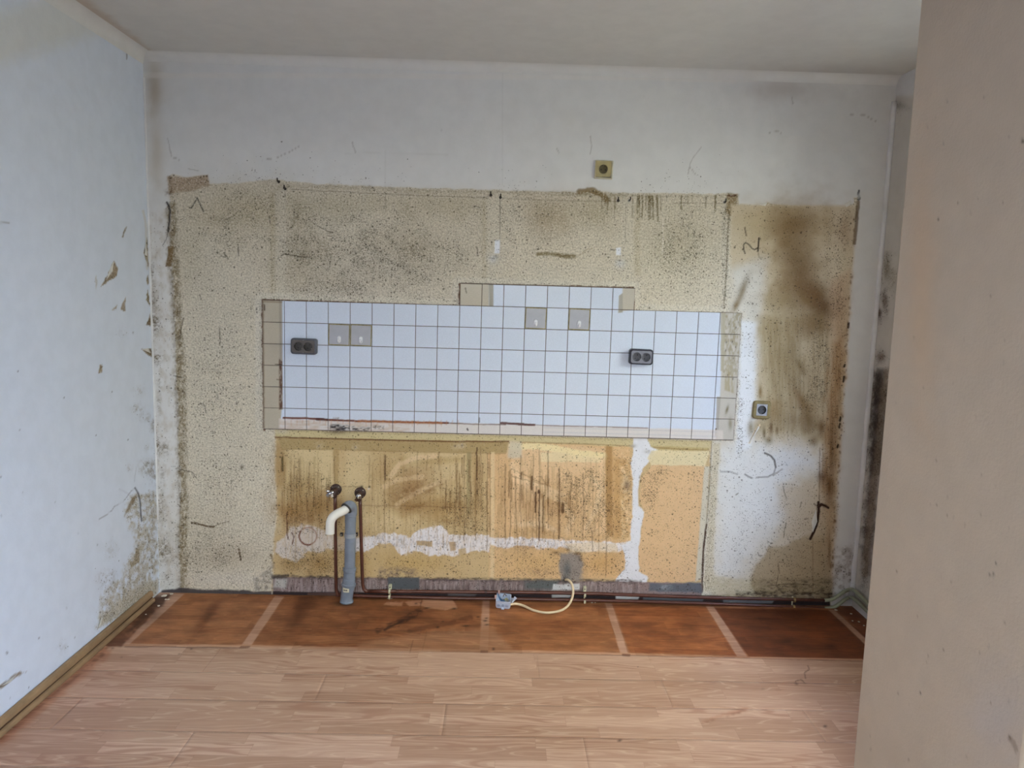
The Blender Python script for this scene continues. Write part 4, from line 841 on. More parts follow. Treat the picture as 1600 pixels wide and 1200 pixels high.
def paint_tiles(c):
    K = c.mix; rnd = random.Random(9); D = (186,178,160)
    K(c.poly([(405,460),(439,470),(440,640),(437,676),(405,676)],.8), D, 1.0)
    K(c.poly([(436,470),(441,470),(442,640),(438,640)],1), (166,158,144), .9)
    K(c.noisy(c.poly([(436,560),(441,565),(441,640),(436,640)],.8,1),3,8,.25,.5,2), (92,58,34), .95); K(c.line([(430,569),(441,570)],.5,.7,.5), (50,34,26), .9); K(c.line([(432,593),(440,594)],.4,.7,.5), (70,50,36), .8)
    K(c.line([(411,472),(412,668)],.8,1.4,.8), (110,84,56), .6); K(c.line([(411,471),(440,472)],.8,1.2,.6), (118,96,66), .5)
    K(c.line([(413,476),(414,485)],.8,.8,.6), (70,48,30), .8)
    K(c.poly([(715,440),(764,440),(764,478),(768,480),(715,481)],.8), (190,182,164), 1.0); K(c.poly([(764,440),(771,440),(771,480),(764,480)],.7), (158,154,142), 1.0); K(c.line([(727,450),(729,458)],.4,.7,.3), (60,50,40), .9)
    K(c.poly([(973,445),(995,445),(992,484),(972,486)],.8), (196,190,174), .95); K(c.poly([(967,462),(973,458),(973,488),(966,489)],.8), (168,162,148), .9)
    K(c.poly([(1131,485),(1165,485),(1160,530),(1150,690),(1122,690),(1126,600)],1), (196,192,180), .9)
    K(c.noisy(c.poly([(1128,485),(1162,485),(1158,590),(1128,590)],1,1),3,7,.4,.6,4), (150,138,104), .7); K(c.poly([(1126,488),(1133,488),(1131,580),(1126,580)],.8,.5), (178,172,152), .9)
    K(c.noisy(c.poly([(1134,570),(1152,570),(1148,615),(1132,610)],2,1),4,22,.35,.6,4), (170,158,124), .8)
    K(c.poly([(1120,620),(1126,620),(1122,687),(1118,687)],.8,.5), (172,166,156), .9); K(c.blob(1136,640,3,10,15), (120,110,78), .9); K(c.blob(1141,662,4,12), (142,134,108), .8); K(c.line([(1119,670),(1118,680)],.8,.8,.5), (90,62,44), .9)
    for k in range(10): K(c.blob(rnd.uniform(1134,1156), rnd.uniform(495,600), 1.0, 2.2), (60,46,32), .85)
    # bottom row: limescale, brown line of the old worktop joint, black crust
    K(c.poly([(436,654),(1130,672),(1130,692),(436,676)],1.5,1), (222,216,210), .8)
    K(c.noisy(c.poly([(436,656),(640,662),(640,680),(436,676)],1.5,1),18,3,.4,.6,4), (200,178,156), .7)
    ln = [(443,653),(480,653.5),(512,656),(560,658),(620,659),(700,661)]
    K(c.line(ln,.9,1.3,.5), (110,58,34), 1.0); K(c.line([(495,655),(512,656)],1.4,1.2,.6), (80,40,22), .9); K(c.line([(560,658),(690,661)],.7,2.6,.8), (170,110,66), .7)
    K(c.line([(700,661),(750,663),(790,663.5)],.5,1,.4), (104,70,52), .9); K(c.line([(783,661),(810,662.5),(835,664)],1.2,1.0,.6), (92,54,40), .95); K(c.line([(835,664),(870,665.5),(950,667),(1012,669)],.4,.9,.4), (120,86,70), .85)
    for x in range(455, 720, 9): K(c.line([(x,657),(x+rnd.uniform(-1,1),657+rnd.uniform(3,9))],.3,1,.6), (190,140,96), .5)
    K(c.noisy(c.poly([(515,663),(545,664),(548,680),(514,680)],1.5,2),7,2.5,.35,.55,2), (34,26,26), .95); K(c.noisy(c.poly([(548,666),(578,667),(576,677),(550,676)],1.5,2),6,2,.42,.6,3), (36,28,26), .95); K(c.noisy(c.poly([(583,664),(600,665),(600,672),(583,670)],1,1),4,2,.45,.6,3), (50,40,34), .8)
    K(c.noisy(c.poly([(520,652),(530,652),(530,656),(520,656)],1),3,2,.3,.5,3), (120,100,100), .6)
    K(c.line([(730,670),(731,672)],.9,.7), (60,40,40), .9); K(c.line([(749,653),(749,660)],.5,.7), (60,48,48), .8)
    for y0 in (663, 670): K(c.line([(850,y0+5),(1120,y0+12)],.3,1.2,.3), (184,184,196), .5)
def special(i, j): return i == 0 or j == 5 or i >= 20 or (j == -1 and i in (9,10,15,16)) or (j == 0 and i == 16)
G = .0028; plain = None
cellsx = [(i, j) for j in range(6) for i in range(22)] + [(i, -1) for i in range(9, 17)]
rt = random.Random(31)
for i, j in cellsx:
    p0, p1, p2, p3 = gridpt(i,j), gridpt(i+1,j), gridpt(i,j+1), gridpt(i+1,j+1)
    cpt = (p0+p1+p2+p3)/4; wq = (np.linalg.norm(p1-p0)+np.linalg.norm(p3-p2))/2-G; hq = (np.linalg.norm(p2-p0)+np.linalg.norm(p3-p1))/2-G
    off = Vector((cpt[0], rt.uniform(-.0003, .0003), cpt[2]))-SP
    if special(i, j):
        me = tile_mesh(wq, hq, 28)
        V = np.empty(len(me.vertices)*3); me.vertices.foreach_get('co', V); V = V.reshape(-1,3)
        cvs = Canvas(V+np.array([cpt[0], 0, cpt[2]]), TB); paint_tiles(cvs); set_attr(me, cvs)
    else:
        if plain is None: plain = tile_mesh(wq, hq, 1); constattr(type('O', (), {'data': plain})(), TB)
        me = plain
    o = bpy.data.objects.new('tile', me); sc.collection.objects.link(o); o.parent = splash; o.location = off
    sl = math.atan2((p1-p0)[2], (p1-p0)[0]); o.rotation_euler = (rt.uniform(-.004,.004), -sl, rt.uniform(-.004,.004))
    if i == 0 or i == 21 or (j == -1 and i == 9): o['label'] = 'tile with yellowed grime'
    elif j == 5 and i in (3, 4): o['label'] = 'tile with black crust along its lower edge'

# ------------------------------------------------------------------ adhesive hooks on tiles
pad_m = sock_mat('hook_pad', (176,176,184), .3, noise_amt=.06, scale=20); glue_m = sock_mat('old_glue', (150,138,92), .6, noise_amt=.3, scale=80)
clear_m, ct, cb = newmat('clear_plastic', .12, (214,214,222)); cb.inputs['Transmission Weight'].default_value = .1; cb.inputs['Base Color'].default_value = (.86,.86,.9,1)
for (i, j), lab in (((3,1), 'clear hook on grey tile pad, leftmost of the four, beside the double socket'), ((4,1), 'clear hook on grey tile pad, second from left, touching its neighbour'),
                    ((12,0), 'clear hook on grey tile pad, third from left, under the raised tiles'), ((14,0), 'clear hook on grey tile pad, rightmost of the four')):
    c0 = gridpt(i+.5, j+.5); h = empty('adhesive_hook', (c0[0], -.0092, c0[2]), (0, math.radians(1.2), 0)); tag(h, lab, 'hook', 'clear hooks on the tiles')
    s_ = .097
    from_bm('glue_edge', loft_bm([[(x, 0, z) for x, z in rrect(s_, s_, .002, 2)], [(x, -.0006, z) for x, z in rrect(s_-.001, s_-.001, .002, 2)]], False, True), glue_m, h)
    from_bm('pad', loft_bm([[(x, -.0004, z) for x, z in rrect(s_-.007, s_-.007, .003, 3)], [(x, -.0014, z) for x, z in rrect(s_-.009, s_-.009, .003, 3)]], False, True), pad_m, h)
    # hook: rounded tab with a curled lip
    pts = [(0,-.0014,-.010),(0,-.0014,.000),(0,-.003,-.012)]
    bm = loft_bm([[(x*.8, -.0014, z-.021) for x, z in rrect(.023, .033, .010, 5)], [(x*.8, -.0050, z-.021) for x, z in rrect(.022, .031, .010, 5)], [(x*.6, -.0058, z-.021) for x, z in rrect(.016, .026, .0078, 5)]], False, True)
    from_bm('hook_plate', bm, clear_m, h, True)
    from_bm('hook_lip', tube_bm([(0,-.005,-.026),(0,-.012,-.030),(0,-.017,-.026),(0,-.018,-.018)], [.0042,.0044,.0044,.0036], 10, True, None, 4), clear_m, h, True)

# ------------------------------------------------------------------ sockets
black = sock_mat('socket_dark', (22,20,20), .6); brass = sock_mat('contact_metal', (176,168,150), .35, 1.0)
def rl(w, h, r, y, dx=0, dz=0, n=6): return [(x+dx, y, z+dz) for x, z in rrect(w, h, r, n)]
def holed_plate(cx, cz, w, h, r, y, skew=0):
    bm = bmesh.new(); n = 32; I = []; O = []
    for k in range(n):
        a = 2*math.pi*k/n; I.append(bm.verts.new((cx+r*math.cos(a), y, cz+r*math.sin(a))))
        c, s = math.cos(a), math.sin(a); t = min((w/2)/abs(c) if abs(c) > 1e-6 else 9, (h/2)/abs(s) if abs(s) > 1e-6 else 9)
        O.append(bm.verts.new((cx+c*t, y, cz+s*t)))
    for k in range(n): bm.faces.new((I[k], I[(k+1)%n], O[(k+1)%n], O[k]))
    for k in (4, 12, 20, 28):                    # true corners
        pass
    return bm
def cup(parent, cx, cz, r, y, depth, mat, rot=0, ang=0):
    n = 32; lp = lambda rr, yy: [(cx+rr*math.cos(2*math.pi*k/n), yy, cz+rr*math.sin(2*math.pi*k/n)) for k in range(n)]
    w_ = from_bm('socket_well', loft_bm([lp(r+.0012, y-.0006), lp(r, y-.0008), lp(r*.985, y+depth)], False, True), mat, parent)
    smooth_angle(w_, 50)
    a = math.radians(ang)
    for sg in (-1, 1):
        px, pz = cx+sg*.0095*math.cos(a), cz+sg*.0095*math.sin(a)
        from_bm('pin_hole', tube_bm([(px, y+depth-.0004, pz), (px, y+depth-.0016, pz)], .0026, 10), black, w_)
        ex, ez = cx-sg*(r*.93)*math.sin(a), cz+sg*(r*.93)*math.cos(a)
        bmq = box_bm((-.0022, y+.002, -.0012), (.0022, y+depth, .0012), .0005, 1)
        bmesh.ops.rotate(bmq, verts=bmq.verts, cent=(0,0,0), matrix=Matrix.Rotation(-a, 3, 'Y')); bmesh.ops.translate(bmq, verts=bmq.verts, vec=(ex, 0, ez))
        from_bm('earth_clip', bmq, brass, w_)
    return w_
def double_socket(px, py, label, W, H, fcol, bcol, ang):
    D = .042; p = wp(px, py, -D)
    o = empty('double_socket', (p[0], -.0088, p[2]), (0, math.radians(1.2), 0)); tag(o, label, 'socket', 'dark double sockets on the tiles')
    bmat = sock_mat('socket_body', bcol, .18, noise_amt=.05); fmat = sock_mat('socket_face', fcol, .4, noise_amt=.06)
    d = D-.0088
    b = from_bm('housing', loft_bm([rl(W,H,.012,0), rl(W,H,.013,-d+.010), rl(W-.003,H-.003,.013,-d+.004), rl(W-.010,H-.010,.012,-d), rl(W-.014,H-.014,.010,-d), rl(W-.015,H-.015,.010,-d+.002)], True, False), bmat, o); smooth_angle(b, 45)
    hw = (W-.015)/2
    for sg in (-1, 1):
        cx = sg*(.0215)
        # face half: plate with round hole, from centre line to outer edge
    cx = .0215; bm = bmesh.new()
    def half(sg):
        n = 32; I = []; O = []
        x0, x1 = (0, hw) if sg > 0 else (-hw, 0); z1 = (H-.015)/2
        for k in range(n):
            a = 2*math.pi*(k+.5)/n; c, s = math.cos(a), math.sin(a); I.append(bm.verts.new((sg*cx+.0195*c, -d+.0016, .0195*s)))
            tx = ((x1-sg*cx) if c > 0 else (x0-sg*cx))/c; tz = (z1 if s > 0 else -z1)/s; t = min(tx, tz)
            O.append(bm.verts.new((sg*cx+c*t, -d+.0016, s*t)))
        for k in range(n): bm.faces.new((I[k], I[(k+1)%n], O[(k+1)%n], O[k]))
        for qx, qz in ((x1, z1), (x0, z1), (x0, -z1), (x1, -z1)):
            a = math.atan2(qz, qx-sg*cx); k = int((a/(2*math.pi)*n-.5) % n); v = bm.verts.new((qx*.985, -d+.0016, qz*.985)); bm.faces.new((O[k], O[(k+1)%n], v))
    half(-1); half(1)
    from_bm('face_plate', bm, fmat, o)
    for sg in (-1, 1): cup(o, sg*cx, 0, .0195, -d+.0016, .015, sock_mat('socket_well', [int(q*.75) for q in fcol], .5), 0, ang)
    return o
double_socket(473.5, 541.5, 'dark brown-grey double socket near the left end of the tiles', .118, .073, (92,84,80), (84,84,92), 60)
double_socket(1002.5, 558, 'dark-rimmed double socket with grey face towards the right end of the tiles', .110, .072, (128,128,140), (52,50,60), 60)

def single_holed(bmm, W, H, r, y):
    n = 32; I = []; O = []; x1 = W/2; z1 = H/2
    for k in range(n):
        a = 2*math.pi*(k+.5)/n; c, s = math.cos(a), math.sin(a); I.append(bmm.verts.new((r*c, y, r*s))); t = min(x1/abs(c), z1/abs(s)); O.append(bmm.verts.new((c*t, y, s*t)))
    for k in range(n): bmm.faces.new((I[k], I[(k+1)%n], O[(k+1)%n], O[k]))
    for qx, qz in ((x1, z1), (-x1, z1), (-x1, -z1), (x1, -z1)):
        a = math.atan2(qz, qx); k = int((a/(2*math.pi)*n-.5) % n); v = bmm.verts.new((qx, y, qz)); bmm.faces.new((O[k], O[(k+1)%n], v)); 
    return I, O
# yellowed single socket high on the white wall, cover sitting askew
p = wp(943.5, 265, -.010)
o = empty('wall_socket', (p[0], -.0022, p[2]), (0, math.radians(1.5), 0)); tag(o, 'square yellowed socket high on the white wall, above the torn wallpaper edge', 'socket')
fr = from_bm('frame', loft_bm([rl(.082,.082,.003,0,n=3), rl(.082,.082,.003,-.006,n=3), rl(.078,.078,.003,-.009,n=3), rl(.070,.070,.002,-.009,n=3), rl(.069,.069,.002,-.004,n=3)], True, False), sock_mat('ivory_frame', (206,198,172), .4), o)
ym = sock_mat('yellowed_plastic', (178,162,112), .4, noise_amt=.12)
pl = empty('cover', (0,0,0)); pl.parent = o
bm = bmesh.new(); single_holed(bm, .071, .069, .0195, 0)
for v in bm.verts:                                   # skewed, tapering towards the lower right
    if v.co.z < -.02 and v.co.x > 0: v.co.x *= .88
me = bpy.data.meshes.new('cover'); bm.to_mesh(me); bm.free(); bpy.data.objects.remove(pl)
bm = bmesh.new(); bm.from_mesh(me); r = bmesh.ops.extrude_face_region(bm, geom=bm.faces[:]); bmesh.ops.translate(bm, verts=[v for v in r['geom'] if isinstance(v, bmesh.types.BMVert)], vec=(0,-.008,0))
pl = from_bm('cover', bm, ym, o); pl.location = (-.002, -.004, .002); pl.rotation_euler = (.03, math.radians(-1.5), -.05)
cw = cup(o, -.002, .000, .0195, -.0118, .011, sock_mat('yellowed_well', (104,92,58), .5), 0, 0)
# olive-framed socket right of the tiles
p = wp(1190.5, 640.5, -.010)
o = empty('wall_socket', (p[0], -.0005, p[2]), (0, math.radians(1.5), 0)); tag(o, 'socket with grimy olive frame and pale grey insert, right of the tiles', 'socket')
b = from_bm('frame', loft_bm([rl(.084,.084,.003+.010,0), rl(.082,.084,.013,-.008), rl(.076,.078,.012,-.0115), rl(.052,.056,.004,-.0115), rl(.051,.055,.004,-.0085)], True, False), sock_mat('grimy_frame', (140,124,82), .5, noise_amt=.25, scale=30), o); smooth_angle(b, 40)
bm = bmesh.new(); single_holed(bm, .050, .054, .0195, -.0100)
from_bm('insert', bm, sock_mat('grey_insert', (176,178,186), .4), o)
cup(o, 0, 0, .0195, -.0100, .0094, sock_mat('shaded_well', (74,76,82), .5), 0, 0)  # well colour darkened to hold the shade of the recess

# ------------------------------------------------------------------ waste pipe with white bend
grey = sock_mat('grey_pipe', (124,132,146), .38, noise_amt=.12, scale=18); whitep = sock_mat('white_pipe', (236,232,224), .3, noise_amt=.03, scale=12); rubber = sock_mat('rubber', (62,60,58), .6)
YP = -.073
base = fp(541, 944); o = empty('waste_pipe', (base[0], YP, 0)); OP = Vector((base[0], YP, 0)); tag(o, 'grey plastic waste pipe rising from the floor with a white bent outlet', 'pipe')
def WL(u, v, y=YP): q = wp(u, v, y); return Vector(q)-OP
c1 = WL(541.5, 941); c1.z = -.02
low = from_bm('angled_bend', tube_bm([c1, WL(541.5,936), WL(542.5,927), WL(544.5,917), WL(545.5,912)], [.0285,.0285,.0285,.0285,.0285], 28, True, None, 4), grey, o, True)
from_bm('bend_collar', tube_bm([WL(541.6,940)-Vector((0,0,.002)), WL(541.7,938)], [.031,.031], 28), grey, low, True)
s1 = from_bm('socket_sleeve', tube_bm([WL(544.4,915.5), WL(545,911.5), WL(545.0,911), WL(545.6,904), WL(546,903)], [.0325,.0335,.0300,.0288,.0255], 28), grey, o); smooth_angle(s1, 30)
s2 = from_bm('socket_sleeve', tube_bm([WL(545.8,905), WL(546.1,893), WL(546.2,892), WL(546.3,887.5), WL(546.3,886.5)], [.0272,.0272,.0298,.0298,.0255], 28), grey, o); smooth_angle(s2, 30)
m1 = from_bm('riser', tube_bm([WL(546,904), WL(547,860), WL(548,800)], .0250, 28, True, None, 3), grey, o, True)
s3 = from_bm('socket_sleeve', tube_bm([WL(547.7,816), WL(547.8,806), WL(547.9,805), WL(548,801)], [.0262,.0262,.0280,.0280], 28), grey, o); smooth_angle(s3, 30)
el = from_bm('elbow', tube_bm([WL(548,803), WL(548.4,797), WL(547.6,792.5,YP-.008), WL(545,791.5,YP-.020), WL(541.5,794,YP-.030)], [.0285,.0285,.0285,.0275,.0270], 28, True, None, 5), grey, o, True)
from_bm('rubber_seal', tube_bm([WL(541.8,793.8,YP-.029), WL(540.6,795,YP-.033)], [.0285,.0275], 28), rubber, el, True)
wb_ = from_bm('outlet_bend', tube_bm([WL(543,793,YP-.026), WL(538,797.2,YP-.038), WL(527.5,802.5,YP-.060), WL(520.5,807.5,YP-.072), WL(516.8,814,YP-.076), WL(515.8,822,YP-.077), WL(515.6,834,YP-.077)], [.0200]*7, 28, False, None, 6), whitep, o, True)
rim_ = WL(515.6,834,YP-.077)
n = 28; lp = lambda rr, dz: [(rim_.x+rr*math.cos(2*math.pi*k/n), rim_.y+rr*math.sin(2*math.pi*k/n), rim_.z+dz) for k in range(n)]
from_bm('outlet_lip', loft_bm([lp(.0201,.002), lp(.0201,-.0005), lp(.0180,-.0005), lp(.0178,.03)], False, True), sock_mat('lip_ivory', (214,200,176), .4), wb_)
cl_ = from_bm('pipe_clamp', tube_bm([WL(547,839), WL(547,833)], .0268, 28), sock_mat('clamp_grey', (150,154,162), .35), o); smooth_angle(cl_, 30)
for u, wd in ((556.5, .011), (533, .012)):
    q = WL(u, 836); bmq = box_bm((q.x-wd/2, .002, q.z-.008), (q.x+wd/2, .016, q.z+.008), .001, 1); lg = from_bm('clamp_lug', bmq, sock_mat('lug_dark', (44,40,42), .5), cl_)
    from_bm('screw', tube_bm([(q.x, .002, q.z), (q.x, -.003, q.z)], .0035, 12), brass, cl_)
# sticker wrapped on the lower sleeve, with its tiny dark print
def wrap(name, z0, z1, a0, a1, rr, mat, parent, cx):
    bm = bmesh.new(); A = []
    for k in range(9):
        a = math.radians(a0+(a1-a0)*k/8); A.append((bm.verts.new((cx+rr*math.sin(a), -rr*math.cos(a), z0)), bm.verts.new((cx+rr*math.sin(a), -rr*math.cos(a), z1))))
    for p_, q_ in zip(A, A[1:]): bm.faces.new((p_[0], q_[0], q_[1], p_[1]))
    return from_bm(name, bm, mat, parent)
zt, zb = WL(541,914.5).z, WL(541,922).z
cxs = WL(543.6,920).x
st = wrap('sticker', zb, zt, -38, 22, .0296, sock_mat('sticker_paper', (214,206,182), .5), o, cxs)
for a0, a1 in ((-28,-21),(-19,-13),(-11,-5),(-3,6)): wrap('print_mark', zb+.008, zb+.0135, a0, a1, .0299, black, st, cxs)

# ------------------------------------------------------------------ supply pipes and valves
brown = sock_mat('painted_pipe_brown', (88,48,36), .35, noise_amt=.2, scale=30); palegreen = sock_mat('painted_pipe_green', (158,160,134), .45, noise_amt=.2, scale=25); rust = sock_mat('dark_iron', (62,40,34), .55, noise_amt=.4, scale=90)
chrome = sock_mat('chrome', (200,200,206), .15, 1.0, noise_amt=.1)
YS = -.026
def W3(u, v, y): return Vector(wp(u, v, y))
def pipe(name, pts, r, mat, label, cat='pipe', group=None, sub=4, seg=14):
    b0 = Vector(pts[0]); bm = tube_bm([Vector(p)-b0 for p in pts], r, seg, True, None, sub); o = from_bm(name, bm, mat, None, True); o.location = b0
    tag(o, label, cat, group); return o
zf = .0075
# left riser drops and becomes the lower horizontal run
xr1 = W3(524, 768, YS).x
lower = [W3(523.5, 772, YS), W3(524.2, 850, YS), W3(525, 905, YS)]
pA = W3(525.5, 921, YS); lower += [pA, pA+Vector((.012,0,-.026)), Vector((pA.x+.045, YS, .0135))]
lower += [Vector((.75, YS, .0135)), Vector((1.3, YS, .0135)), Vector((2.0, YS, .0130)), W3(1285, 951, YS), W3(1302, 948, YS-.002), W3(1316, 940.5, -.022), W3(1326, 936.5, -.014)]
def radial(name, pts, label): return pipe(name, pts, .0078, brown, label, group='brown water pipes under the tiles')
lo = lower
def zat(u, v, y): return W3(u, v, y)
p_low = radial('water_pipe', [lower[0], lower[1], lower[2], lower[3], lower[4], lower[5], W3(700,934.4,YS), W3(800,935.8,YS), W3(1000,939.8,YS), W3(1150,944.8,YS), W3(1290,950.5,YS)], 'brown water pipe from the left valve down to the floor, lower horizontal run')
p_up = radial('water_pipe', [W3(562.5,777,YS), W3(564.5,850,YS), W3(566.3,905,YS), W3(567.2,915,YS), W3(569,921,YS), W3(575,923.8,YS), W3(583,924,YS), W3(740,925,YS), W3(900,926.8,YS), W3(1080,933,YS), W3(1290,938,YS)], 'brown water pipe from the right valve, upper horizontal run along the wall')
sl = from_bm('pipe_sleeve', tube_bm([W3(577,923.9,YS)-p_up.location, W3(620,924.2,YS)-p_up.location], .0088, 14), brown, p_up, True)
sl2 = from_bm('pipe_joint', tube_bm([W3(757,925.3,YS)-p_up.location, W3(761,925.3,YS)-p_up.location], .0100, 14), rust, p_up, True)
# pale green jogs into the corner and along the right wall
YR_ = XR-.024
g1 = pipe('corner_pipe', [W3(1288,938,YS), W3(1300,936.5,YS), W3(1308,932,YS), W3(1318,925,-.026), W3(1326,921.5,-.020), Vector(hit(1333,921.5,0,YR_)), Vector(hit(1345,932,0,YR_)), Vector(hit(1358,945,0,YR_)), Vector(hit(1380,965,0,YR_))], .0085, palegreen, 'pale green painted pipe in the right corner, upper of the two', group=None)
g2 = pipe('corner_pipe', [W3(1288,950.5,YS), W3(1302,949,YS), W3(1311,944,YS), W3(1320,937,-.026), W3(1327,933.5,-.020), Vector(hit(1332,934,0,YR_)), Vector(hit(1344,944.5,0,YR_)), Vector(hit(1357,957,0,YR_)), Vector(hit(1380,979,0,YR_))], .0085, palegreen, 'pale green painted pipe in the right corner, lower of the two')

def valve(u, v, label, side):
    p = W3(u, v, -.004); o = empty('angle_valve', p); tag(o, label, 'valve', 'valves under the tiles')
    n = 24; R_ = .027
    f = from_bm('wall_flange', tube_bm([(0,.004,0), (0,-.002,0), (0,-.006,0), (0,-.010,0)], [R_,R_,R_*.9,R_*.6], n), rust, o); smooth_angle(f, 30)
    for a in (45, 135, 225, 315): 
        x_, z_ = .020*math.cos(math.radians(a)), .020*math.sin(math.radians(a)); from_bm('screw', tube_bm([(x_, -.005, z_), (x_, -.0085, z_)], .0025, 8), brass, o)
    from_bm('elbow_body', tube_bm([(0,-.006,0), (0,-.022,-.001), (0,-.030,-.010), (0,-.029,-.030)], [.013,.0135,.013,.0105], 18, True, None, 4), rust, o, True)
    if side < 0:
        vb = from_bm('valve_body', tube_bm([(-.004,-.030,-.003), (-.014,-.038,-.006), (-.024,-.044,-.010)], [.0085,.0105,.0090], 16, True, None, 3), chrome, o, True)
        from_bm('handle', tube_bm([(-.022,-.042,-.002), (-.026,-.048,.004), (-.030,-.050,.010)], [.008,.009,.006], 12, True, None, 3), chrome, o, True)
        from_bm('outlet_nut', tube_bm([(-.020,-.042,-.012), (-.032,-.048,-.020)], [.0095,.0095], 6), chrome, o)
        from_bm('stub', tube_bm([(-.010,-.040,-.010), (-.008,-.046,-.024)], [.0060,.0060], 12), sock_mat('ivory_stub', (210,200,190), .3), o, True)
    else:
        vb = from_bm('valve_body', tube_bm([(0,-.026,-.004), (0,-.044,-.009)], [.0130,.0120], 18), chrome, o, True)
        from_bm('spindle', tube_bm([(0,-.042,-.008), (0,-.054,-.012)], [.0055,.0050], 12), brass, o, True)
        from_bm('outlet_nut', tube_bm([(-.006,-.030,-.018), (-.015,-.034,-.030)], [.0085,.0080], 6), sock_mat('brown_brass', (112,76,54), .4, .6), o)
    return o
valve(524.8, 765, 'left water valve with chrome handle on a dark round flange', -1)
valve(562.8, 770, 'right water valve, capped, on a dark screwed flange', 1)

# ------------------------------------------------------------------ pipe clips
clipm = sock_mat('clip_cream', (206,200,170), .5, noise_amt=.2, scale=60)
def clip(u, y0, label, plate=True):
    pt = W3(u, y0, -.012); o = empty('pipe_clip', pt); tag(o, label, 'clip', 'pipe clips along the skirting line')
    zu = W3(u, 925.5+(u-740)*.0235 if u > 640 else 924.2, YS).z-pt.z; zl = W3(u, 934.4+(u-700)*.0265 if u > 640 else 933, YS).z-pt.z
    if plate:
        b_ = from_bm('plate', box_bm((-.007,-.004,-.002), (.007,.012,.024), .001, 1), clipm, o); from_bm('screw', tube_bm([(0,-.004,.013), (0,-.0065,.013)], .0028, 10), black, o)
    for zz in (zu, zl):
        n = 14; bm = bmesh.new(); pts = [(0, YS+.012+.0102*math.cos(a), zz+.0102*math.sin(a)) for a in np.linspace(math.radians(60), math.radians(300), n)]
        A = []
        for q in pts: A.append((bm.verts.new((-.0045, q[1], q[2])), bm.verts.new((.0045, q[1], q[2]))))
        for a_, b_ in zip(A, A[1:]): bm.faces.new((a_[0], a_[1], b_[1], b_[0]))
        r_ = bmesh.ops.extrude_face_region(bm, geom=bm.faces[:]); 
        for v in [v for v in r_['geom'] if isinstance(v, bmesh.types.BMVert)]:
            d_ = Vector((0, v.co.y-(YS+.012), v.co.z-zz)).normalized(); v.co += d_*.0012
        from_bm('strap', bm, clipm if u < 1000 else sock_mat('clip_brass', (176,150,104), .4, .6), o, False)
    from_bm('back_strip', box_bm((-.003, .004, zl-.008), (.003, .010, zu+.010), .0008, 1), clipm, o)
clip(609.5, 921, 'cream pipe clip with screw plate, left of the slate patch')
clip(913.5, 924, 'cream and brass pipe clip beside the cable end', True)
clip(1239.5, 931, 'small pipe clip near the right corner', False)

# ------------------------------------------------------------------ junction box with its cable
jm = sock_mat('box_plastic', (196,206,226), .4, noise_amt=.05); cream = sock_mat('cable_cream', (226,204,168), .45, noise_amt=.08, scale=20)
bp_ = fp(785.5, 952.5); o = empty('junction_box', (bp_[0], bp_[1], 0)); OB = Vector((bp_[0], bp_[1], 0)); tag(o, 'small pale blue-white junction box with open top and a cream cable, on the stained floor', 'box')
bx = empty('tmp', (0,0,0)); bpy.data.objects.remove(bx)
Wb, Db, Hb, tw = .070, .062, .040, .0022
tilt = Matrix.Rotation(math.radians(14), 3, 'X') @ Matrix.Rotation(math.radians(3), 3, 'Y'); yaw = Matrix.Rotation(math.radians(-4), 3, 'Z')
def TB_(bm):
    bmesh.ops.transform(bm, matrix=(yaw @ tilt).to_4x4(), verts=bm.verts); bmesh.ops.translate(bm, verts=bm.verts, vec=(0, .004, .002)); return bm
lp2 = lambda w_, d_, z_, r_: [(x, y+Db/2, z_) for x, y in rrect(w_, d_, r_, 4)]
shell = from_bm('shell', TB_(loft_bm([lp2(Wb*.93,Db*.93,0,.008), lp2(Wb,Db,.010,.008), lp2(Wb,Db,Hb,.008), lp2(Wb-2*tw,Db-2*tw,Hb,.007), lp2(Wb-2*tw,Db-2*tw,.003,.007)], True, True)), jm, o); smooth_angle(shell, 35)
kd = sock_mat('knockout', (158,170,196), .45)
for x in (-.019, 0, .019):
    from_bm('knockout', TB_(tube_bm([(x, .001, .019), (x, -.0012, .019), (x, -.0028, .019)], [.0075,.0075,.0050], 16)), kd, shell, False)
from_bm('fixing_lug', TB_(box_bm((-.007,-.006,-.001), (.007,.004,.006), .001, 1)), jm, shell)
ins = from_bm('terminal_block', TB_(box_bm((-.004,.020,.004), (.024,.044,.022), .001, 1)), sock_mat('inner_grey', (138,140,132), .5), o)
for k, (a, c_) in enumerate(((-.006, (44,72,120)), (0.0, (50,110,150)), (.006, (44,60,92)))):
    from_bm('wire', TB_(tube_bm([(-.030,.050+a,.050), (-.022,.040+a,.034), (-.008,.028+a,.024), (.008,.026+a,.026)], .0018, 8, True, None, 4)), sock_mat('wire_blue', c_, .4), o, True)
from_bm('wire', TB_(tube_bm([(.006,.030,.024), (.012,.036,.034), (.020,.030,.030)], .0017, 8, True, None, 4)), sock_mat('wire_yellow', (190,176,70), .4), o, True)
from_bm('wire', TB_(tube_bm([(-.004,.050,.030), (.002,.052,.044), (.012,.050,.036)], .0017, 8, True, None, 4)), sock_mat('wire_brown', (96,58,44), .4), o, True)
pk = sock_mat('terminal_pink', (206,168,160), .4)
for x, y, z in ((-.038, .030, .040), (-.024, .052, .052)):
    from_bm('terminal', TB_(box_bm((x-.005,y-.005,z-.008), (x+.004,y+.005,z+.008), .002, 2)), pk, o)
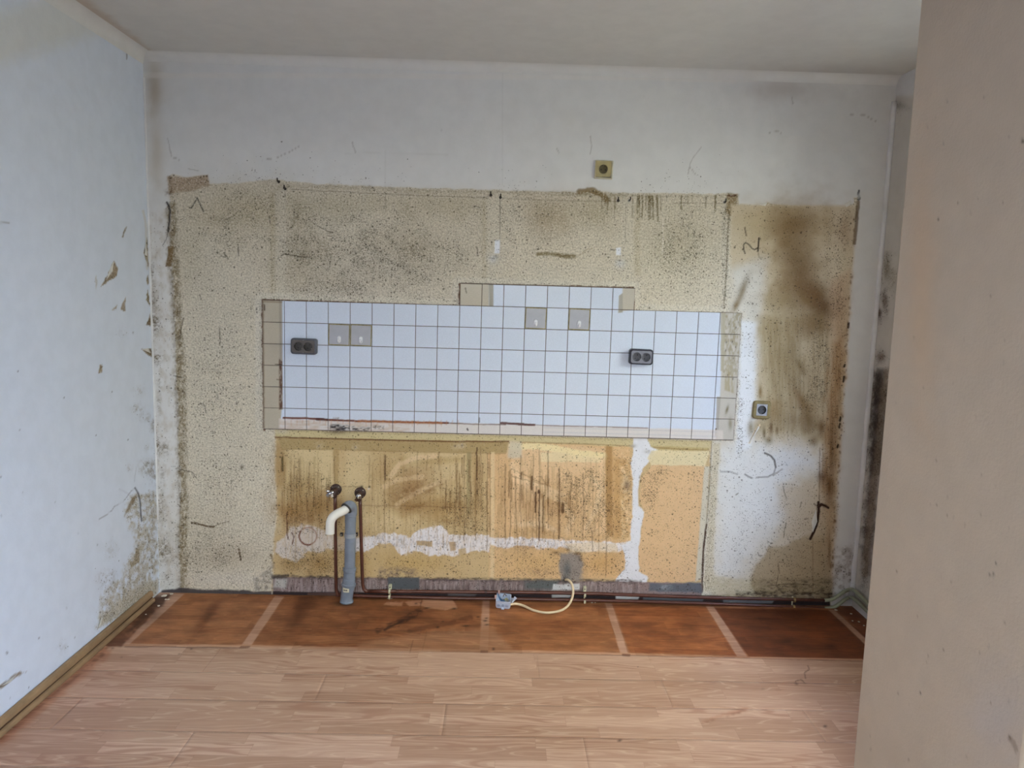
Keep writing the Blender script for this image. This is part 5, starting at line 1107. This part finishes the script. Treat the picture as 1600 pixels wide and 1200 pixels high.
# hinged lid flap standing off the right side
bm = bmesh.new(); pts = [(.036,.010,.022),(.036,.052,.026),(.062,.060,.022),(.050,.040,.046),(.040,.012,.034)]
vs = [bm.verts.new(p) for p in pts]; bm.faces.new((vs[0],vs[1],vs[2])); bm.faces.new((vs[0],vs[2],vs[3])); bm.faces.new((vs[0],vs[3],vs[4])); r_ = bmesh.ops.extrude_face_region(bm, geom=bm.faces[:]); bmesh.ops.translate(bm, verts=[v for v in r_['geom'] if isinstance(v, bmesh.types.BMVert)], vec=(.001,.002,-.002))
from_bm('lid_flap', TB_(bm), jm, o)
cab = [W3(883.5,906,.004), W3(887,906,-.012), W3(892,910,-.030), W3(895,918,-.046), W3(895.2,928,-.056), W3(892.5,938,-.064), Vector(fp(886,948,.012)), Vector(fp(876,954,.0066)), Vector(fp(862,957,.0066)), Vector(fp(848,957,.0066)), Vector(fp(832,953,.0066)), Vector(fp(818,946.5,.0090)), Vector(fp(806,943.5,.016)), Vector(fp(797,944.5,.024))]
from_bm('cable', tube_bm([q-OB for q in cab], .0058, 14, True, None, 5), cream, o, True)

# ------------------------------------------------------------------ wall hooks / screws left from the hanging cabinets
hookm = sock_mat('rusty_screw', (44,32,24), .6, noise_amt=.3, scale=120); plug = sock_mat('plug_grey', (150,146,136), .6)
def screw_hook(u, v, label, tilt_=0.0, col=hookm):
    p = W3(u, v, 0); o = empty('cabinet_screw', p); tag(o, label, 'screw', 'old cabinet screws along the top of the wallpaper')
    from_bm('wall_plug', tube_bm([(0,.002,0), (0,-.003,0)], [.0070,.0060], 12), plug if col is not hookm else hookm, o)
    from_bm('shank', tube_bm([(0,0,0), (0,-.018,.000), (tilt_,-.022,.004), (tilt_,-.022,.014)], [.0032,.0032,.0030,.0026], 10, True, None, 3), hookm, o, True)
screw_hook(435.5, 284, 'rusty plug at the paper edge, leftmost of the old cabinet screws')
screw_hook(445.5, 295, 'dark screw just below the leftmost rusty plug', .002)
screw_hook(767, 305, 'left screw of the pair at the middle wallpaper seam', -.001)
screw_hook(782, 308.5, 'right screw of the pair at the middle wallpaper seam', .001)
screw_hook(966, 313.5, 'reddish screw below the yellowed socket, left one', -.003)
screw_hook(983, 313.5, 'bright-edged screw right of the reddish one, at the streaks', .002, None)
screw_hook(1132, 316, 'grey screw at the right end of the wallpaper edge', 0, None)

# ------------------------------------------------------------------ torn paper flaps standing off the walls
paper = sock_mat('torn_paper', (220,216,206), .8, noise_amt=.1)
def flap(name, pts, lift, parent, f):
    bm = bmesh.new(); L = len(pts); A = [bm.verts.new(f(u, v, 0.0015)) for u, v in pts]; cu = sum(p[0] for p in pts)/L; cv_ = sum(p[1] for p in pts)/L
    C_ = bm.verts.new(f(cu, cv_, lift))
    for k in range(L): bm.faces.new((A[k], A[(k+1)%L], C_))
    o = from_bm(name, bm, paper, parent); return o
bk = lambda u, v, l: Vector(wp(u, v, -l)); lf = lambda u, v, l: Vector(hit(u, v, 0, XL+l))
for pts, l in (([(1185,665),(1187,668),(1172,692),(1170,691)], .010), ([(1199,316),(1196,322),(1184,320)], .006), ([(1318,318),(1322,324),(1332,318),(1330,312)], .006), ([(1275,795),(1277,815),(1270,832),(1268,815)], .012)):
    flap('paper_flap', pts, l, wb, bk)
for pts, l in (([(228,372),(230,400),(226,398)], .006), ([(172,420),(178,408),(176,424),(166,438)], .004), ([(222,546),(232,544),(236,552)], .006), ([(160,960),(158,975),(152,985),(155,972)], .008), ([(2,1072),(14,1062),(28,1052),(16,1066)], .008)):
    flap('paper_flap', pts, l, wl, lf)

# ------------------------------------------------------------------ plaster crumbs on the floor
crumb = sock_mat('plaster_crumb', (226,216,200), .8, noise_amt=.08)
rc = random.Random(2); crumbs = [(257,930.5,.016,'left'),(268,928,.010,'left'),(259,936.5,.006,'left'),(263,936.5,.007,'left'),(248,946.5,.007,'left'),(236,941.5,.004,'left'),(198,974,.005,'left'),(228,960,.004,'left'),(1330,959,.006,'right'),(1342,971.5,.006,'right'),(1332,970,.005,'right'),(1350,977.5,.005,'right'),(1306,953,.008,'right'),(606,934.5,.008,'mid'),(612,935,.006,'mid'),(925,941.5,.006,'mid2'),(930,941.5,.004,'mid2'),(1262,949,.0,'x')]
CL = ['largest oval chip of white plaster in the left back corner', 'long flat plaster chip against the wall foot, right of the largest chip', 'left one of two tiny pale crumbs below the largest chip', 'right one of two tiny pale crumbs below the largest chip', 'pale plaster chip on the dark floor edge, below the corner group', 'small pale crumb right at the end of the baseboard', 'lone pale crumb furthest from the left corner, on the stained floor', 'small crumb halfway along the dark edge by the baseboard',
      'pale crumb nearest the green pipes in the right corner', 'bright crumb in the middle of the right corner group', 'pale crumb left of the bright one in the right corner', 'plaster crumb next to the edge of the pier, lowest of the right corner', 'flat white chip at the foot of the wall where the green pipe begins',
      'larger crumb under the left pipe clip', 'smaller crumb under the left pipe clip, on the right', 'larger crumb beside the middle pipe clip', 'smaller crumb right of the middle pipe clip']
where = {'left': 'plaster chips in the left corner', 'right': 'plaster chips in the right corner', 'mid': 'crumbs under the left clip', 'mid2': 'crumbs by the middle clip'}
ci = 0
for u, v, s, wkey in crumbs:
    if s <= 0: continue
    q = fp(u, v, .001); bm = bmesh.new(); bmesh.ops.create_icosphere(bm, subdivisions=1, radius=1)
    for vv in bm.verts: vv.co = Vector((vv.co.x*s*rc.uniform(.8,1.2), vv.co.y*s*rc.uniform(.7,1.1), max(vv.co.z*.0022, -.0012)))
    o = from_bm('plaster_chip', bm, crumb); o.location = (q[0], q[1], .0012); o.rotation_euler = (0,0,rc.uniform(0,3)); tag(o, CL[ci], 'debris', where[wkey]); ci += 1

# dark door casing on the room side of the pier
dk = sock_mat('dark_door_casing', (52,30,16), .5, noise_amt=.3, scale=8)
cs = from_bm('trim_5', box_bm((PX+.004, PY0-.040, 0), (PX+.09, PY0-.013, 2.05), .004, 2), dk); cs['kind'] = 'structure'
